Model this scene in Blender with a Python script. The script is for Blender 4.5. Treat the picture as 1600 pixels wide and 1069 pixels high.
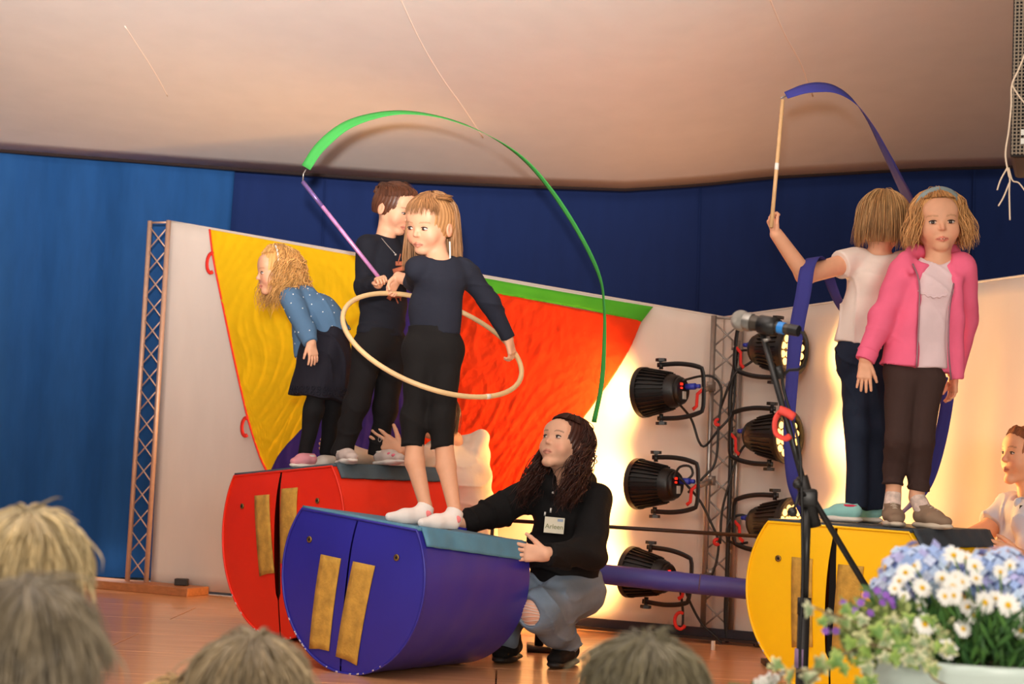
import bpy, bmesh, math, random
import numpy as np
from mathutils import Vector, Matrix

for o in list(bpy.data.objects):
    bpy.data.objects.remove(o)
scene = bpy.context.scene
C = scene.collection
R_ = math.radians

# ------------------------------------------------------------------ camera
FPX, CX, CY = 2500.0, 800.0, 534.5          # focal length in pixels of the 1600x1069 frame
EYE = 0.765                                 # eye height above the stage floor
PITCH = math.atan(195.5 / FPX)
ROLL = R_(2.7)
_fw = np.array((0, math.cos(PITCH), math.sin(PITCH)))
_u0 = np.array((0, -math.sin(PITCH), math.cos(PITCH)))
_r0 = np.array((1.0, 0, 0))
_rt = math.cos(ROLL) * _r0 + math.sin(ROLL) * _u0
_up = -math.sin(ROLL) * _r0 + math.cos(ROLL) * _u0
CAMPOS = np.array((0.0, 0.0, EYE))
cam_d = bpy.data.cameras.new('camera')
cam_d.sensor_fit = 'HORIZONTAL'
cam_d.sensor_width = 36.0
cam_d.lens = FPX / 1600 * 36.0
cam_d.clip_start = 0.05
cam_d.dof.use_dof = True
cam_d.dof.focus_distance = 6.1
cam_d.dof.aperture_fstop = 4.5
cam = bpy.data.objects.new('camera', cam_d)
cam.matrix_world = Matrix(((_rt[0], _up[0], -_fw[0], CAMPOS[0]),
                           (_rt[1], _up[1], -_fw[1], CAMPOS[1]),
                           (_rt[2], _up[2], -_fw[2], CAMPOS[2]),
                           (0, 0, 0, 1)))
C.objects.link(cam)
scene.camera = cam

# ------------------------------------------------------------------ world, lights, exposure
world = bpy.data.worlds.new('hall_light')
scene.world = world
world.use_nodes = True
world.node_tree.nodes['Background'].inputs[0].default_value = (1.0, 0.90, 0.80, 1)
world.node_tree.nodes['Background'].inputs[1].default_value = 0.26

def area_light(name, loc, target, sx, sy, power, col):
    d = bpy.data.lights.new(name, 'AREA')
    d.shape = 'RECTANGLE'; d.size = sx; d.size_y = sy
    d.energy = power; d.color = col
    o = bpy.data.objects.new(name, d)
    o.location = loc
    o.rotation_euler = (Vector(target) - Vector(loc)).to_track_quat('-Z', 'Y').to_euler()
    C.objects.link(o)
    return o
# unseen area fills added behind the audience to light the stage from the front
area_light('front_fill_right', (2.0, -4.2, 1.9), (0, 6.2, 1.5), 2.6, 1.6, 270, (1.0, 0.90, 0.78))
area_light('front_fill_left', (-3.0, -3.4, 2.2), (-0.4, 6.5, 1.6), 2.0, 1.4, 120, (1.0, 0.90, 0.80))
# the photographer's flash, bounced off the canopy
fl_d = bpy.data.lights.new('bounce_flash', 'SPOT')
fl_d.energy = 5000; fl_d.color = (1.0, .97, .95); fl_d.spot_size = R_(76); fl_d.spot_blend = 1.0; fl_d.shadow_soft_size = .06
fl_o = bpy.data.objects.new('bounce_flash', fl_d); C.objects.link(fl_o)
fl_o.location = (-.05, -.15, 1.0)
fl_o.rotation_euler = (Vector((-1.0, 3.2, 3.3)) - Vector(fl_o.location)).to_track_quat('-Z', 'Y').to_euler()

# amber fill added out of sight behind the screens; it colours the rear of the canopy
bs_d = bpy.data.lights.new('canopy_amber_fill', 'SPOT')
bs_d.energy = 46; bs_d.color = (1.0, .42, .16); bs_d.spot_size = R_(150); bs_d.spot_blend = 1.0; bs_d.shadow_soft_size = .25
bs_o = bpy.data.objects.new('canopy_amber_fill', bs_d); C.objects.link(bs_o)
bs_o.location = (.9, 8.35, .9)
bs_o.rotation_euler = (Vector((.75, 8.1, 2.6)) - Vector(bs_o.location)).to_track_quat('-Z', 'Y').to_euler()

# small unseen fill added to brighten the floor behind the left screen
ff_d = bpy.data.lights.new('floor_strip_fill', 'SPOT')
ff_d.energy = 7; ff_d.color = (1.0, .97, .92); ff_d.spot_size = R_(110); ff_d.spot_blend = .5; ff_d.shadow_soft_size = .1
ff_o = bpy.data.objects.new('floor_strip_fill', ff_d); C.objects.link(ff_o)
ff_o.location = (-2.2, 9.10, .36)

scene.view_settings.view_transform = 'Standard'
scene.view_settings.look = 'None'
scene.view_settings.exposure = 0.14
scene.view_settings.gamma = 1.0
scene.view_settings.use_curve_mapping = False

# ------------------------------------------------------------------ geometry helpers
def V(*a):
    return np.array(a, float)

def ray(px, py):
    return _fw + _rt * ((px - CX) / FPX) + _up * ((CY - py) / FPX)

def W(px, py, Y):
    """point of the place at ground depth Y that the photograph shows at a pixel"""
    r = ray(px, py)
    return CAMPOS + r * (Y / r[1])

def WZ(px, py, z):
    r = ray(px, py)
    return CAMPOS + r * ((z - EYE) / r[2])

def WP(px, py, p0, n):
    r = ray(px, py)
    return CAMPOS + r * (np.dot(p0 - CAMPOS, n) / np.dot(r, n))

def unit(v):
    v = np.asarray(v, float)
    return v / (np.linalg.norm(v) + 1e-12)

def catmull(pts, n):
    """smooth resampling of a polyline to n points"""
    p = np.asarray(pts, float)
    if len(p) == 2:
        t = np.linspace(0, 1, n)[:, None]
        return p[0] * (1 - t) + p[1] * t
    q = np.vstack([2 * p[0] - p[1], p, 2 * p[-1] - p[-2]])
    seg = np.linalg.norm(np.diff(p, axis=0), axis=1)
    cum = np.concatenate([[0], np.cumsum(seg)])
    out = []
    for s in np.linspace(0, cum[-1], n):
        i = min(np.searchsorted(cum, s, side='right') - 1, len(p) - 2)
        t = (s - cum[i]) / max(seg[i], 1e-9)
        a, b, c, d = q[i], q[i + 1], q[i + 2], q[i + 3]
        out.append(0.5 * ((2 * b) + (-a + c) * t + (2 * a - 5 * b + 4 * c - d) * t * t + (-a + 3 * b - 3 * c + d) * t ** 3))
    return np.array(out)

def frames(p, closed=False):
    n = len(p)
    tang = np.zeros_like(p)
    for i in range(n):
        if closed:
            tang[i] = p[(i + 1) % n] - p[(i - 1) % n]
        else:
            tang[i] = p[min(i + 1, n - 1)] - p[max(i - 1, 0)]
        tang[i] = unit(tang[i])
    a = np.array((0, 0, 1.0))
    if abs(np.dot(a, tang[0])) > .9:
        a = np.array((0, 1.0, 0))
    nn = np.zeros_like(p)
    nn[0] = unit(a - np.dot(a, tang[0]) * tang[0])
    for i in range(1, n):
        v = nn[i - 1] - np.dot(nn[i - 1], tang[i]) * tang[i]
        nn[i] = unit(v)
    return tang, nn, np.cross(tang, nn)

class MB:
    """collects shapes for one mesh object"""
    def __init__(s):
        s.v = []; s.f = []; s.n = 0
    def add(s, vs, fs):
        vs = np.asarray(vs, float).reshape(-1, 3)
        s.v.append(vs)
        for f in fs:
            s.f.append([i + s.n for i in f])
        s.n += len(vs)
        return s
    def box(s, c, size, ax=None):
        c = np.asarray(c, float); h = np.asarray(size, float) / 2
        A = np.eye(3) if ax is None else np.asarray(ax, float)
        vs = [c + A[0] * h[0] * x + A[1] * h[1] * y + A[2] * h[2] * z for x in (-1, 1) for y in (-1, 1) for z in (-1, 1)]
        return s.add(vs, [(0, 1, 3, 2), (4, 6, 7, 5), (0, 4, 5, 1), (2, 3, 7, 6), (0, 2, 6, 4), (1, 5, 7, 3)])
    def beam(s, a, b, w, h, up=(0, 0, 1)):
        a = np.asarray(a, float); b = np.asarray(b, float)
        d = b - a; L = np.linalg.norm(d); d = d / L
        u = np.asarray(up, float); u = unit(u - np.dot(u, d) * d)
        return s.box((a + b) / 2, (L, w, h), (d, np.cross(u, d), u))
    def tube(s, pts, r, n=8, closed=False, caps=True, flat=1.0):
        p = np.asarray(pts, float); m = len(p)
        rr = np.full(m, r, float) if np.isscalar(r) else np.asarray(r, float)
        t, a, b = frames(p, closed)
        ang = np.linspace(0, 2 * np.pi, n, endpoint=False)
        vs = (p[:, None, :] + rr[:, None, None] * (np.cos(ang)[None, :, None] * a[:, None, :] + flat * np.sin(ang)[None, :, None] * b[:, None, :])).reshape(-1, 3)
        fs = []
        for i in range(m if closed else m - 1):
            j = (i + 1) % m
            for k in range(n):
                l = (k + 1) % n
                fs.append((i * n + k, i * n + l, j * n + l, j * n + k))
        if caps and not closed:
            fs.append(tuple(range(n - 1, -1, -1)))
            fs.append(tuple((m - 1) * n + k for k in range(n)))
        return s.add(vs, fs)
    def lathe(s, prof, o, axis, n=32, a0=None):
        """profile of (radius, distance along axis)"""
        o = np.asarray(o, float); ax = unit(axis)
        a = np.array((0, 0, 1.0)) if abs(ax[2]) < .9 else np.array((1.0, 0, 0))
        a = unit(a - np.dot(a, ax) * ax); b = np.cross(ax, a)
        ang = np.linspace(0, 2 * np.pi, n, endpoint=False)
        vs = []
        for r, z in prof:
            for t in ang:
                vs.append(o + ax * z + r * (math.cos(t) * a + math.sin(t) * b))
        fs = []
        for i in range(len(prof) - 1):
            for k in range(n):
                l = (k + 1) % n
                fs.append((i * n + k, i * n + l, (i + 1) * n + l, (i + 1) * n + k))
        fs.append(tuple(range(n - 1, -1, -1)))
        fs.append(tuple((len(prof) - 1) * n + k for k in range(n)))
        return s.add(vs, fs)
    def grid(s, P):
        P = np.asarray(P, float); n, m = P.shape[:2]
        fs = [(i * m + j, i * m + j + 1, (i + 1) * m + j + 1, (i + 1) * m + j) for i in range(n - 1) for j in range(m - 1)]
        return s.add(P.reshape(-1, 3), fs)
    def sphere(s, c, r, n=12, m=8, ax=None):
        c = np.asarray(c, float)
        rr = np.full(3, r, float) if np.isscalar(r) else np.asarray(r, float)
        A = np.eye(3) if ax is None else np.asarray(ax, float)
        vs = [c + A[2] * rr[2]]
        for i in range(1, m):
            ph = math.pi * i / m
            for k in range(n):
                t = 2 * math.pi * k / n
                vs.append(c + A[0] * rr[0] * math.sin(ph) * math.cos(t) + A[1] * rr[1] * math.sin(ph) * math.sin(t) + A[2] * rr[2] * math.cos(ph))
        vs.append(c - A[2] * rr[2])
        fs = [(0, 1 + k, 1 + (k + 1) % n) for k in range(n)]
        for i in range(m - 2):
            for k in range(n):
                l = (k + 1) % n
                fs.append((1 + i * n + k, 1 + (i + 1) * n + k, 1 + (i + 1) * n + l, 1 + i * n + l))
        e = 1 + (m - 1) * n; b = 1 + (m - 2) * n
        fs += [(e, b + (k + 1) % n, b + k) for k in range(n)]
        return s.add(vs, fs)
    def arrays(s):
        return np.vstack(s.v), s.f
    def build(s, name, mat, parent=None, smooth=True, bevel=0.0, solid=0.0, sub=0, cols=None, angle=None):
        v, f = s.arrays()
        return mesh_obj(name, v, f, mat, parent, smooth, bevel, solid, sub, cols, angle)

def mesh_obj(name, v, f, mat, parent=None, smooth=True, bevel=0.0, solid=0.0, sub=0, cols=None, angle=None):
    v = np.asarray(v, float)
    if parent is not None:
        v = v - np.array(world_loc(parent))
        loc = (0, 0, 0)
    else:
        # origin at the base of the thing
        lo, hi = v.min(0), v.max(0)
        loc = ((lo[0] + hi[0]) / 2, (lo[1] + hi[1]) / 2, lo[2])
        v = v - np.array(loc)
    me = bpy.data.meshes.new(name)
    if isinstance(f, np.ndarray):
        nf, k = f.shape
        me.vertices.add(len(v)); me.vertices.foreach_set('co', v.astype(np.float32).ravel())
        me.loops.add(nf * k); me.loops.foreach_set('vertex_index', f.astype(np.int32).ravel())
        me.polygons.add(nf)
        me.polygons.foreach_set('loop_start', np.arange(0, nf * k, k, dtype=np.int32))
        me.update(calc_edges=True)
    else:
        me.from_pydata(v.tolist(), [], [tuple(int(i) for i in q) for q in f])
        me.update()
    if smooth:
        me.polygons.foreach_set('use_smooth', np.ones(len(me.polygons), bool))
        if angle is not None:
            try:
                me.set_sharp_from_angle(angle=R_(angle))
            except Exception:
                pass
    if cols is not None:
        at = me.color_attributes.new('Col', 'FLOAT_COLOR', 'POINT')
        c4 = np.ones((len(v), 4), np.float32); c4[:, :3] = cols
        at.data.foreach_set('color', c4.ravel())
    if mat is not None:
        me.materials.append(mat)
    o = bpy.data.objects.new(name, me)
    C.objects.link(o)
    o.location = loc
    if parent is not None:
        o.parent = parent
    if solid:
        m = o.modifiers.new('thickness', 'SOLIDIFY'); m.thickness = solid; m.offset = 0
    if bevel:
        m = o.modifiers.new('bevel', 'BEVEL'); m.width = bevel; m.segments = 2; m.limit_method = 'ANGLE'
    if sub:
        m = o.modifiers.new('sub', 'SUBSURF'); m.levels = sub; m.render_levels = sub
    return o

def world_loc(o):
    l = np.zeros(3)
    while o is not None:
        l += np.array(o.location); o = o.parent
    return l

def thing(name, label, cat, loc=(0, 0, 0), group=None):
    o = bpy.data.objects.new(name, None)
    C.objects.link(o)
    o.empty_display_size = .1
    o.location = tuple(float(x) for x in loc)
    return tag(o, label, cat, group)

def tag(o, label, cat, group=None, kind=None):
    o['label'] = label; o['category'] = cat
    if group: o['group'] = group
    if kind: o['kind'] = kind
    return o

def struct(o):
    o['kind'] = 'structure'
    return o

def share(src, parent, loc=(0, 0, 0), rot=None):
    """another copy of a small alike piece, sharing its mesh"""
    o = src.copy(); C.objects.link(o); o.parent = parent
    o.location = loc
    if rot is not None: o.rotation_euler = rot
    return o

# ------------------------------------------------------------------ materials
def srgb(r, g, b):
    f = lambda c: (c / 12.92 if c <= .04045 else ((c + .055) / 1.055) ** 2.4)
    return (f(r / 255), f(g / 255), f(b / 255), 1)

def mat(name, col, rough=.6, metal=0.0, noise=0.0, nscale=20.0, bump=0.0, bscale=60.0, stretch=None, attr=False,
        coat=0.0, spec=.5, emit=None, estr=0.0, sheen=0.0, alpha=None, trans=0.0, sss=0.0):
    m = bpy.data.materials.new(name); m.use_nodes = True
    nt = m.node_tree; b = nt.nodes['Principled BSDF']
    b.inputs['Roughness'].default_value = rough
    b.inputs['Metallic'].default_value = metal
    b.inputs['Specular IOR Level'].default_value = spec
    b.inputs['Coat Weight'].default_value = coat
    b.inputs['Sheen Weight'].default_value = sheen
    b.inputs['Base Color'].default_value = col
    if sss:
        b.inputs['Subsurface Weight'].default_value = sss
        b.inputs['Subsurface Radius'].default_value = (.012, .005, .003)
        b.inputs['Subsurface Scale'].default_value = 1.0
    if emit:
        b.inputs['Emission Color'].default_value = emit
        b.inputs['Emission Strength'].default_value = estr
    if alpha is not None:
        b.inputs['Alpha'].default_value = alpha
    b.inputs['Transmission Weight'].default_value = trans
    tc = nt.nodes.new('ShaderNodeTexCoord'); mp = nt.nodes.new('ShaderNodeMapping')
    nt.links.new(tc.outputs['Object'], mp.inputs['Vector'])
    if stretch: mp.inputs['Scale'].default_value = stretch
    src = None
    if attr:
        a = nt.nodes.new('ShaderNodeAttribute'); a.attribute_name = 'Col'
        src = a.outputs['Color']
    if noise:
        n = nt.nodes.new('ShaderNodeTexNoise'); n.inputs['Scale'].default_value = nscale
        n.inputs['Detail'].default_value = 5
        nt.links.new(mp.outputs[0], n.inputs['Vector'])
        mr = nt.nodes.new('ShaderNodeMapRange')
        mr.inputs['From Min'].default_value = .25; mr.inputs['From Max'].default_value = .75
        mr.inputs['To Min'].default_value = 1 - noise; mr.inputs['To Max'].default_value = 1 + noise
        nt.links.new(n.outputs['Fac'], mr.inputs['Value'])
        mx = nt.nodes.new('ShaderNodeMix'); mx.data_type = 'RGBA'; mx.blend_type = 'MULTIPLY'
        mx.inputs['Factor'].default_value = 1
        if src: nt.links.new(src, mx.inputs['A'])
        else: mx.inputs['A'].default_value = col
        nt.links.new(mr.outputs['Result'], mx.inputs['B'])
        src = mx.outputs['Result']
    if src: nt.links.new(src, b.inputs['Base Color'])
    if bump:
        n2 = nt.nodes.new('ShaderNodeTexNoise'); n2.inputs['Scale'].default_value = bscale
        n2.inputs['Detail'].default_value = 4
        nt.links.new(mp.outputs[0], n2.inputs['Vector'])
        bp = nt.nodes.new('ShaderNodeBump'); bp.inputs['Strength'].default_value = bump
        bp.inputs['Distance'].default_value = .01
        nt.links.new(n2.outputs['Fac'], bp.inputs['Height'])
        nt.links.new(bp.outputs['Normal'], b.inputs['Normal'])
    return m

def cloth_mat(name, col, weave=.15, trans=0.0, noise=.08, rough=.85, wscale=900, bump=.12, bscale=14, stretch=None):
    """woven fabric: fine weave, soft creases, some light let through"""
    m = mat(name, col, rough=rough, noise=noise, nscale=6, bump=bump, bscale=bscale, spec=.25, stretch=stretch)
    if trans:
        nt = m.node_tree; b = nt.nodes['Principled BSDF']; out = nt.nodes['Material Output']
        t = nt.nodes.new('ShaderNodeBsdfTranslucent'); t.inputs['Color'].default_value = col
        mix = nt.nodes.new('ShaderNodeMixShader'); mix.inputs[0].default_value = trans
        nt.links.new(b.outputs[0], mix.inputs[1]); nt.links.new(t.outputs[0], mix.inputs[2])
        nt.links.new(mix.outputs[0], out.inputs['Surface'])
    return m
# ================================================================== THE SETTING
rnd = random.Random(4)

# ---- stage floor of broad boards
M_floor = mat('stage_wood', srgb(218, 156, 106), rough=.27, noise=.16, nscale=3.0, bump=.05, bscale=9, stretch=(1.0, 9.0, 1.0), coat=.3)
floor = bpy.data.objects.new('floor', None); C.objects.link(floor); struct(floor)
row = 0
y = 4.95
while y < 9.0:
    x = -4.6 if row % 2 else -6.1
    while x < 4.6:
        w_, d_ = 4.6, .61
        MB().box((x + w_ / 2, y + d_ / 2, -.02), (w_ - .005, d_ - .005, .04)).build('floor_board', M_floor, floor, smooth=False, bevel=.002)
        x += w_
    y += .61; row += 1
base = MB().box((0, 7.0, -.25), (9.4, 4.1, .40)).build('floor_riser', mat('riser_black', srgb(30, 26, 24), rough=.8), floor, smooth=False)
# hall floor, in front of and behind the stage
M_hall = mat('hall_linoleum', srgb(214, 212, 206), rough=.4, noise=.06, nscale=2)
hf = MB().box((0, 4, -.475), (16, 18, .05)).build('floor_hall', M_hall, None, smooth=False); struct(hf)
hb = MB().box((0, 9.55, -.045), (9.4, .98, .05)).build('floor_backstage', M_hall, None, smooth=False); struct(hb)

# ---- canopy ceiling of sagging cream fabric
M_canopy = cloth_mat('canopy_fabric', srgb(216, 206, 198), noise=.03, bump=.05, bscale=2.0)
edge_px = [(-300, 215), (0, 234), (180, 248), (357, 262), (620, 281), (800, 289), (980, 295), (1100, 287), (1200, 276), (1440, 263), (1600, 259), (1900, 250)]
EY = 9.25
ez = np.array([W(a, b, EY) for a, b in edge_px])
xs = np.linspace(-5.2, 5.2, 60)
zed = np.interp(xs, ez[:, 0], ez[:, 2])
ys = np.linspace(2.2, EY, 40)
P = np.zeros((len(ys), len(xs), 3))
for i, yy in enumerate(ys):
    t = (EY - yy) / (EY - 2.2)
    lift = .62 * (1 - (1 - t) ** 1.7)
    P[i, :, 0] = xs; P[i, :, 1] = yy
    P[i, :, 2] = zed + lift - .05 * np.sin(xs * 2.1 + .4) * math.sin(t * 3.1)
canopy = MB().grid(P).build('ceiling', M_canopy, None, solid=.004); struct(canopy)
M_seam = mat('canopy_seam', srgb(232, 214, 198), rough=.9)
def canopy_z(x, yv):
    t = (EY - yv) / (EY - 2.2)
    return np.interp(x, xs, zed) + .62 * (1 - (1 - t) ** 1.7) - .05 * math.sin(x * 2.1 + .4) * math.sin(t * 3.1)
def seam(px_pts, r=.004):
    pts = []
    for a, b in px_pts:
        rr = ray(a, b); lo, hi = 2.3, EY
        for k in range(40):
            mid = (lo + hi) / 2
            p = CAMPOS + rr * (mid / rr[1])
            if p[2] > canopy_z(p[0], mid): hi = mid
            else: lo = mid
        p = CAMPOS + rr * (lo / rr[1]); pts.append(p + V(0, 0, -.001))
    MB().tube(catmull(pts, 24), r, 6).build('seam', M_seam, canopy)
seam([(618, -20), (655, 60), (690, 120), (722, 165), (755, 215)])
seam([(1196, -20), (1225, 50), (1252, 100), (1270, 150)])
seam([(195, 40), (240, 110), (262, 150)], .003)
# dark tube that paints in the shadow line where the canopy ends
edge_line = [V(a[0], EY, b) for a, b in zip(np.stack([xs, xs], 1), zed)]
MB().tube(np.array(edge_line) + V(0, .0, -.004), .012, 6).build('edge_line', mat('canopy_edge_shade', srgb(40, 26, 26), rough=.9), canopy)

# ---- curtains at the back
def curtain(name, x0, x1, yb, z0, z1, m, folds, amp, seed):
    r = random.Random(seed); n = int((x1 - x0) / .025)
    u = np.linspace(x0, x1, n); ph = r.random() * 6
    off = amp * (np.sin(u * folds + ph + 1.2 * np.sin(u * 1.7)) + .5 * np.sin(u * folds * 2.3 + 1.3 * ph) + .3 * np.sin(u * folds * .37))
    Pz = np.linspace(z0, z1, 14)
    G = np.zeros((len(Pz), n, 3))
    for i, z in enumerate(Pz):
        k = 1 - .45 * (z - z0) / (z1 - z0)
        G[i, :, 0] = u + .01 * np.sin(z * 2 + u * 3); G[i, :, 1] = yb + off * k; G[i, :, 2] = z
    return MB().grid(G).build(name, m, None, solid=.006)
M_blue = cloth_mat('curtain_blue', srgb(30, 78, 134), noise=.10, bump=.15, bscale=8, stretch=(3, 1, .6))
M_navy = cloth_mat('curtain_navy', srgb(24, 44, 96), noise=.08, bump=.12, bscale=8, stretch=(3, 1, .6))
xl = W(357, 400, 9.45)[0]
cl = curtain('blue_curtain', -5.0, xl, 9.45, .02, 2.95, M_blue, 6.5, .060, 2)
tag(cl, 'bright blue curtain hanging in soft folds behind the end truss', 'curtain')
cr = curtain('navy_curtain', xl - .1, 5.2, 9.62, .02, 2.95, M_navy, 6.0, .010, 5)
tag(cr, 'dark navy curtain hanging smooth behind the screens', 'curtain')
for px in (1092, 505, 1519):
    a = W(px, 300, 9.6); b = W(px - 3, 520, 9.6)
    MB().tube([a + V(0, -.025, .5), b + V(0, -.025, -.5)], .006, 6).build('seam', M_navy, cr)
# hall wall behind the curtains
wb = MB().box((0, 9.95, 1.4), (11, .1, 3.8)).build('wall_back', mat('hall_wall', srgb(190, 180, 165), rough=.9), None, smooth=False); struct(wb)
wl = MB().box((-5.35, 7.1, 1.4), (.1, 5.6, 3.8)).build('wall_left', M_blue, None, smooth=False); struct(wl)
wr = MB().box((5.35, 7.1, 1.4), (.1, 5.6, 3.8)).build('wall_right', M_navy, None, smooth=False); struct(wr)

# ---- white screens: left one from the end truss to the corner truss, right one folding forward
Q0 = WZ(212, 922, 0); Q1 = WZ(1112, 1003, 0)
dl = unit(V(Q0[0] - Q1[0], Q0[1] - Q1[1], 0))             # along the left screen, away from the corner
nl = unit(np.cross(dl, V(0, 0, 1))); nl = nl if nl[1] < 0 else -nl  # towards the audience
dr = unit(V(.76, -.65, 0))
nr = unit(V(-.65, -.76, 0))
SL = Q1 - nl * .09
SR = SL.copy()
M_screen = cloth_mat('screen_cloth', srgb(232, 218, 206), trans=.12, noise=.03, bump=.10, bscale=3.0, stretch=(2, 2, .5))
def screen(name, label, tl, tr, bl, br, p0, n, wr_):
    A = [WP(*q, p0, n) for q in (tl, tr, bl, br)]
    nu, nv = 70, 24
    G = np.zeros((nv, nu, 3))
    for i in range(nv):
        v = i / (nv - 1)
        for j in range(nu):
            u = j / (nu - 1)
            p = (1 - v) * ((1 - u) * A[0] + u * A[1]) + v * ((1 - u) * A[2] + u * A[3])
            w = wr_ * (math.sin(u * 23 + v * 1.5) * .5 + math.sin(u * 61 + 2 * v) * .25) * (.25 + .75 * v)
            G[i, j] = p + n * w
    o = MB().grid(G).build(name, M_screen, None, solid=.004)
    tag(o, label, 'screen')
    MB().tube(G[0, ::3], .005, 6).build('top_bar', M_screen, o)
    return o
sl = screen('white_screen', 'white fabric screen behind the hanging coloured cloth', (262, 345), (1131, 496), (236, 917), (1112, 990), SL, nl, .006)
sr = screen('white_screen', 'white fabric screen lit warm behind the two girls on the yellow roller', (1131, 496), (1760, 408), (1112, 992), (1720, 1110), SR, nr, .010)

# pale hall floor showing behind the left screen
ang0 = math.atan2(dl[1], dl[0]); sc_ = (Q0 + Q1) / 2 + dl * .45 - nl * .40
strip = MB().box((sc_[0], sc_[1], .002), (4.6, .62, .004), (dl, np.cross(V(0, 0, 1), dl), V(0, 0, 1))).build('floor_strip', M_hall, None, smooth=False); struct(strip)
# dark foot rail along the screens
M_rail = mat('dark_steel', srgb(58, 44, 38), rough=.45, metal=.6, noise=.15, nscale=30)
rail = thing('foot_rail', 'dark steel rail along the foot of the white screen', 'rail', Q1 + nl * .08 + dl * .6)
a = WP(860, 976, Q1 + nl * .05, nl); b = WP(1185, 1004, Q1 + nl * .05, nl)
MB().beam(a, b, .05, .012).build('rail_top', M_rail, rail, smooth=False)
a2, b2 = a.copy(), b.copy(); a2[2] = a[2] / 2; b2[2] = a[2] / 2
for p in (a, b, (a + b) / 2):
    MB().box((p[0], p[1], p[2] / 2), (.04, .04, max(p[2] - .006, .01))).build('rail_foot', M_rail, rail, smooth=False)
MB().beam(V(a[0], a[1], .04) - nl * .02, V(b[0], b[1], .04) - nl * .02, .02, .05).build('rail_web', mat('rail_web_dark', srgb(30, 22, 34), rough=.6), rail, smooth=False)

# ---- trusses
M_alu = mat('truss_metal', srgb(206, 168, 146), rough=.4, metal=.35, noise=.08, nscale=40)
def truss(name, label, base, lean_top, sx, width, nb, m):
    """triangular truss standing on base: two chords in view, one behind; sx = unit vector across"""
    t = thing(name, label, 'truss', base)
    up = lean_top - base; H = np.linalg.norm(up); up = up / H
    back = unit(np.cross(up, sx)); back = back if back[1] > 0 else -back
    corners = [base - sx * width / 2, base + sx * width / 2]
    for c in corners:
        MB().tube([c + up * .01, c + up * H], .0135, 10).build('chord', m, t)
    for k in range(nb):
        za = .06 + (H - .09) * k / nb; zb = .06 + (H - .09) * (k + 1) / nb
        a, b = corners
        MB().tube([a + up * za + back * .004, b + up * zb + back * .004], .0042, 6).build('brace', m, t)
        MB().tube([b + up * za - back * .004, a + up * zb - back * .004], .0042, 6).build('brace', m, t)
    MB().tube([corners[0] + up * (H - .01), corners[1] + up * (H - .01)], .006, 6).build('top_rung', m, t)
    return t
tb = W(213, 919, Q0[1]); tt = W(249, 345, Q0[1])
truss('end_truss', 'slim copper-toned lattice truss standing on a wooden plank beside the blue curtain', tb, tt, unit(dl * -1), .125, 15, M_alu)
cb = W(1119, 1003, Q1[1]); cb[2] = 0.005; ct = W(1137, 494, Q1[1])
M_alu2 = mat('truss_silver', srgb(158, 150, 144), rough=.32, metal=.7, noise=.08, nscale=40)
truss('corner_truss', 'silver lattice truss in the screen corner carrying the spotlights', cb, ct, unit(V(1, -.12, 0)), .128, 12, M_alu2)
M_plank = mat('plank_wood', srgb(178, 112, 66), rough=.5, noise=.2, nscale=5, stretch=(2, 12, 12), bump=.1)
pk = WZ(245, 933, .01)
po = MB().box((0, 0, 0), (.78, .20, .045)).v[0]
ang = math.atan2(dl[1], dl[0])
ca, sa = math.cos(ang), math.sin(ang)
v = np.array([(p[0] * ca - p[1] * sa, p[0] * sa + p[1] * ca, p[2]) for p in po]) + V(Q0[0] + .02, Q0[1] - .03, .0225)
o = mesh_obj('wooden_plank', v, MB().box((0, 0, 0), (1, 1, 1)).f, M_plank, None, smooth=False, bevel=.004)
tag(o, 'flat wooden plank on the stage floor carrying the end truss', 'plank')
bk = W(283, 921, Q0[1] - .12)
o = MB().box((bk[0], bk[1], .065), (.07, .05, .035)).box((bk[0] + .02, bk[1] + .02, .03), (.03, .03, .05)).build('floor_clamp', mat('clamp_black', srgb(34, 28, 26), rough=.6), None, smooth=False, bevel=.003)
tag(o, 'small black clamp at the foot of the white screen', 'clamp')

# ---- coloured play cloth hung over the left screen
CP = SL + nl * .035
def edge(pts, n):
    return catmull([WP(a, b, CP, nl) for a, b in pts], n)
def wrinkle(p, k):
    u, w = p[0] * 1.08, p[2]
    q = .9 * math.sin(u * 5 + w * 3 + k) + .7 * math.sin(w * 7 - u * 4)
    t = 0
    for (a_, b_, am, e) in ((9, 13, .003, 1), (-17, 25, .0065, 3), (33, 21, .0050, 4), (-41, 30, .0036, 4), (27, 61, .0030, 3), (71, -48, .0020, 3)):
        t += am * (1 - abs(math.sin(u * a_ + w * b_ + q * 1.7 * e + k + e))) ** e
    return t * .62
def panel(L, Rr, k, nv=90):
    n = len(L); G = np.zeros((n, nv, 3))
    for i in range(n):
        for j in range(nv):
            t = j / (nv - 1)
            p = L[i] * (1 - t) + Rr[i] * t
            G[i, j] = p + nl * (wrinkle(p, 0) + .012)
    return MB().grid(G)
cloth = thing('play_cloth', 'big play cloth of yellow, purple, orange-red and green panels hung on the screen', 'cloth', WP(640, 930, CP, nl))
cloth.location.z = WP(600, 850, CP, nl)[2]
M_cy = cloth_mat('cloth_yellow', srgb(248, 202, 16), trans=.2, noise=.06, bump=.5, bscale=9)
M_cp = cloth_mat('cloth_purple', srgb(66, 46, 128), trans=.2, noise=.1, bump=.5, bscale=9)
M_cr = cloth_mat('cloth_red', srgb(238, 62, 14), trans=.25, noise=.1, bump=1.0, bscale=16)
M_cg = cloth_mat('cloth_green', srgb(84, 176, 44), trans=.2, noise=.1, bump=.5, bscale=12)
nE = 90
eL = edge([(330, 359), (336, 405), (350, 475), (368, 560), (390, 655), (408, 712), (421, 740)], nE)
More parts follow.
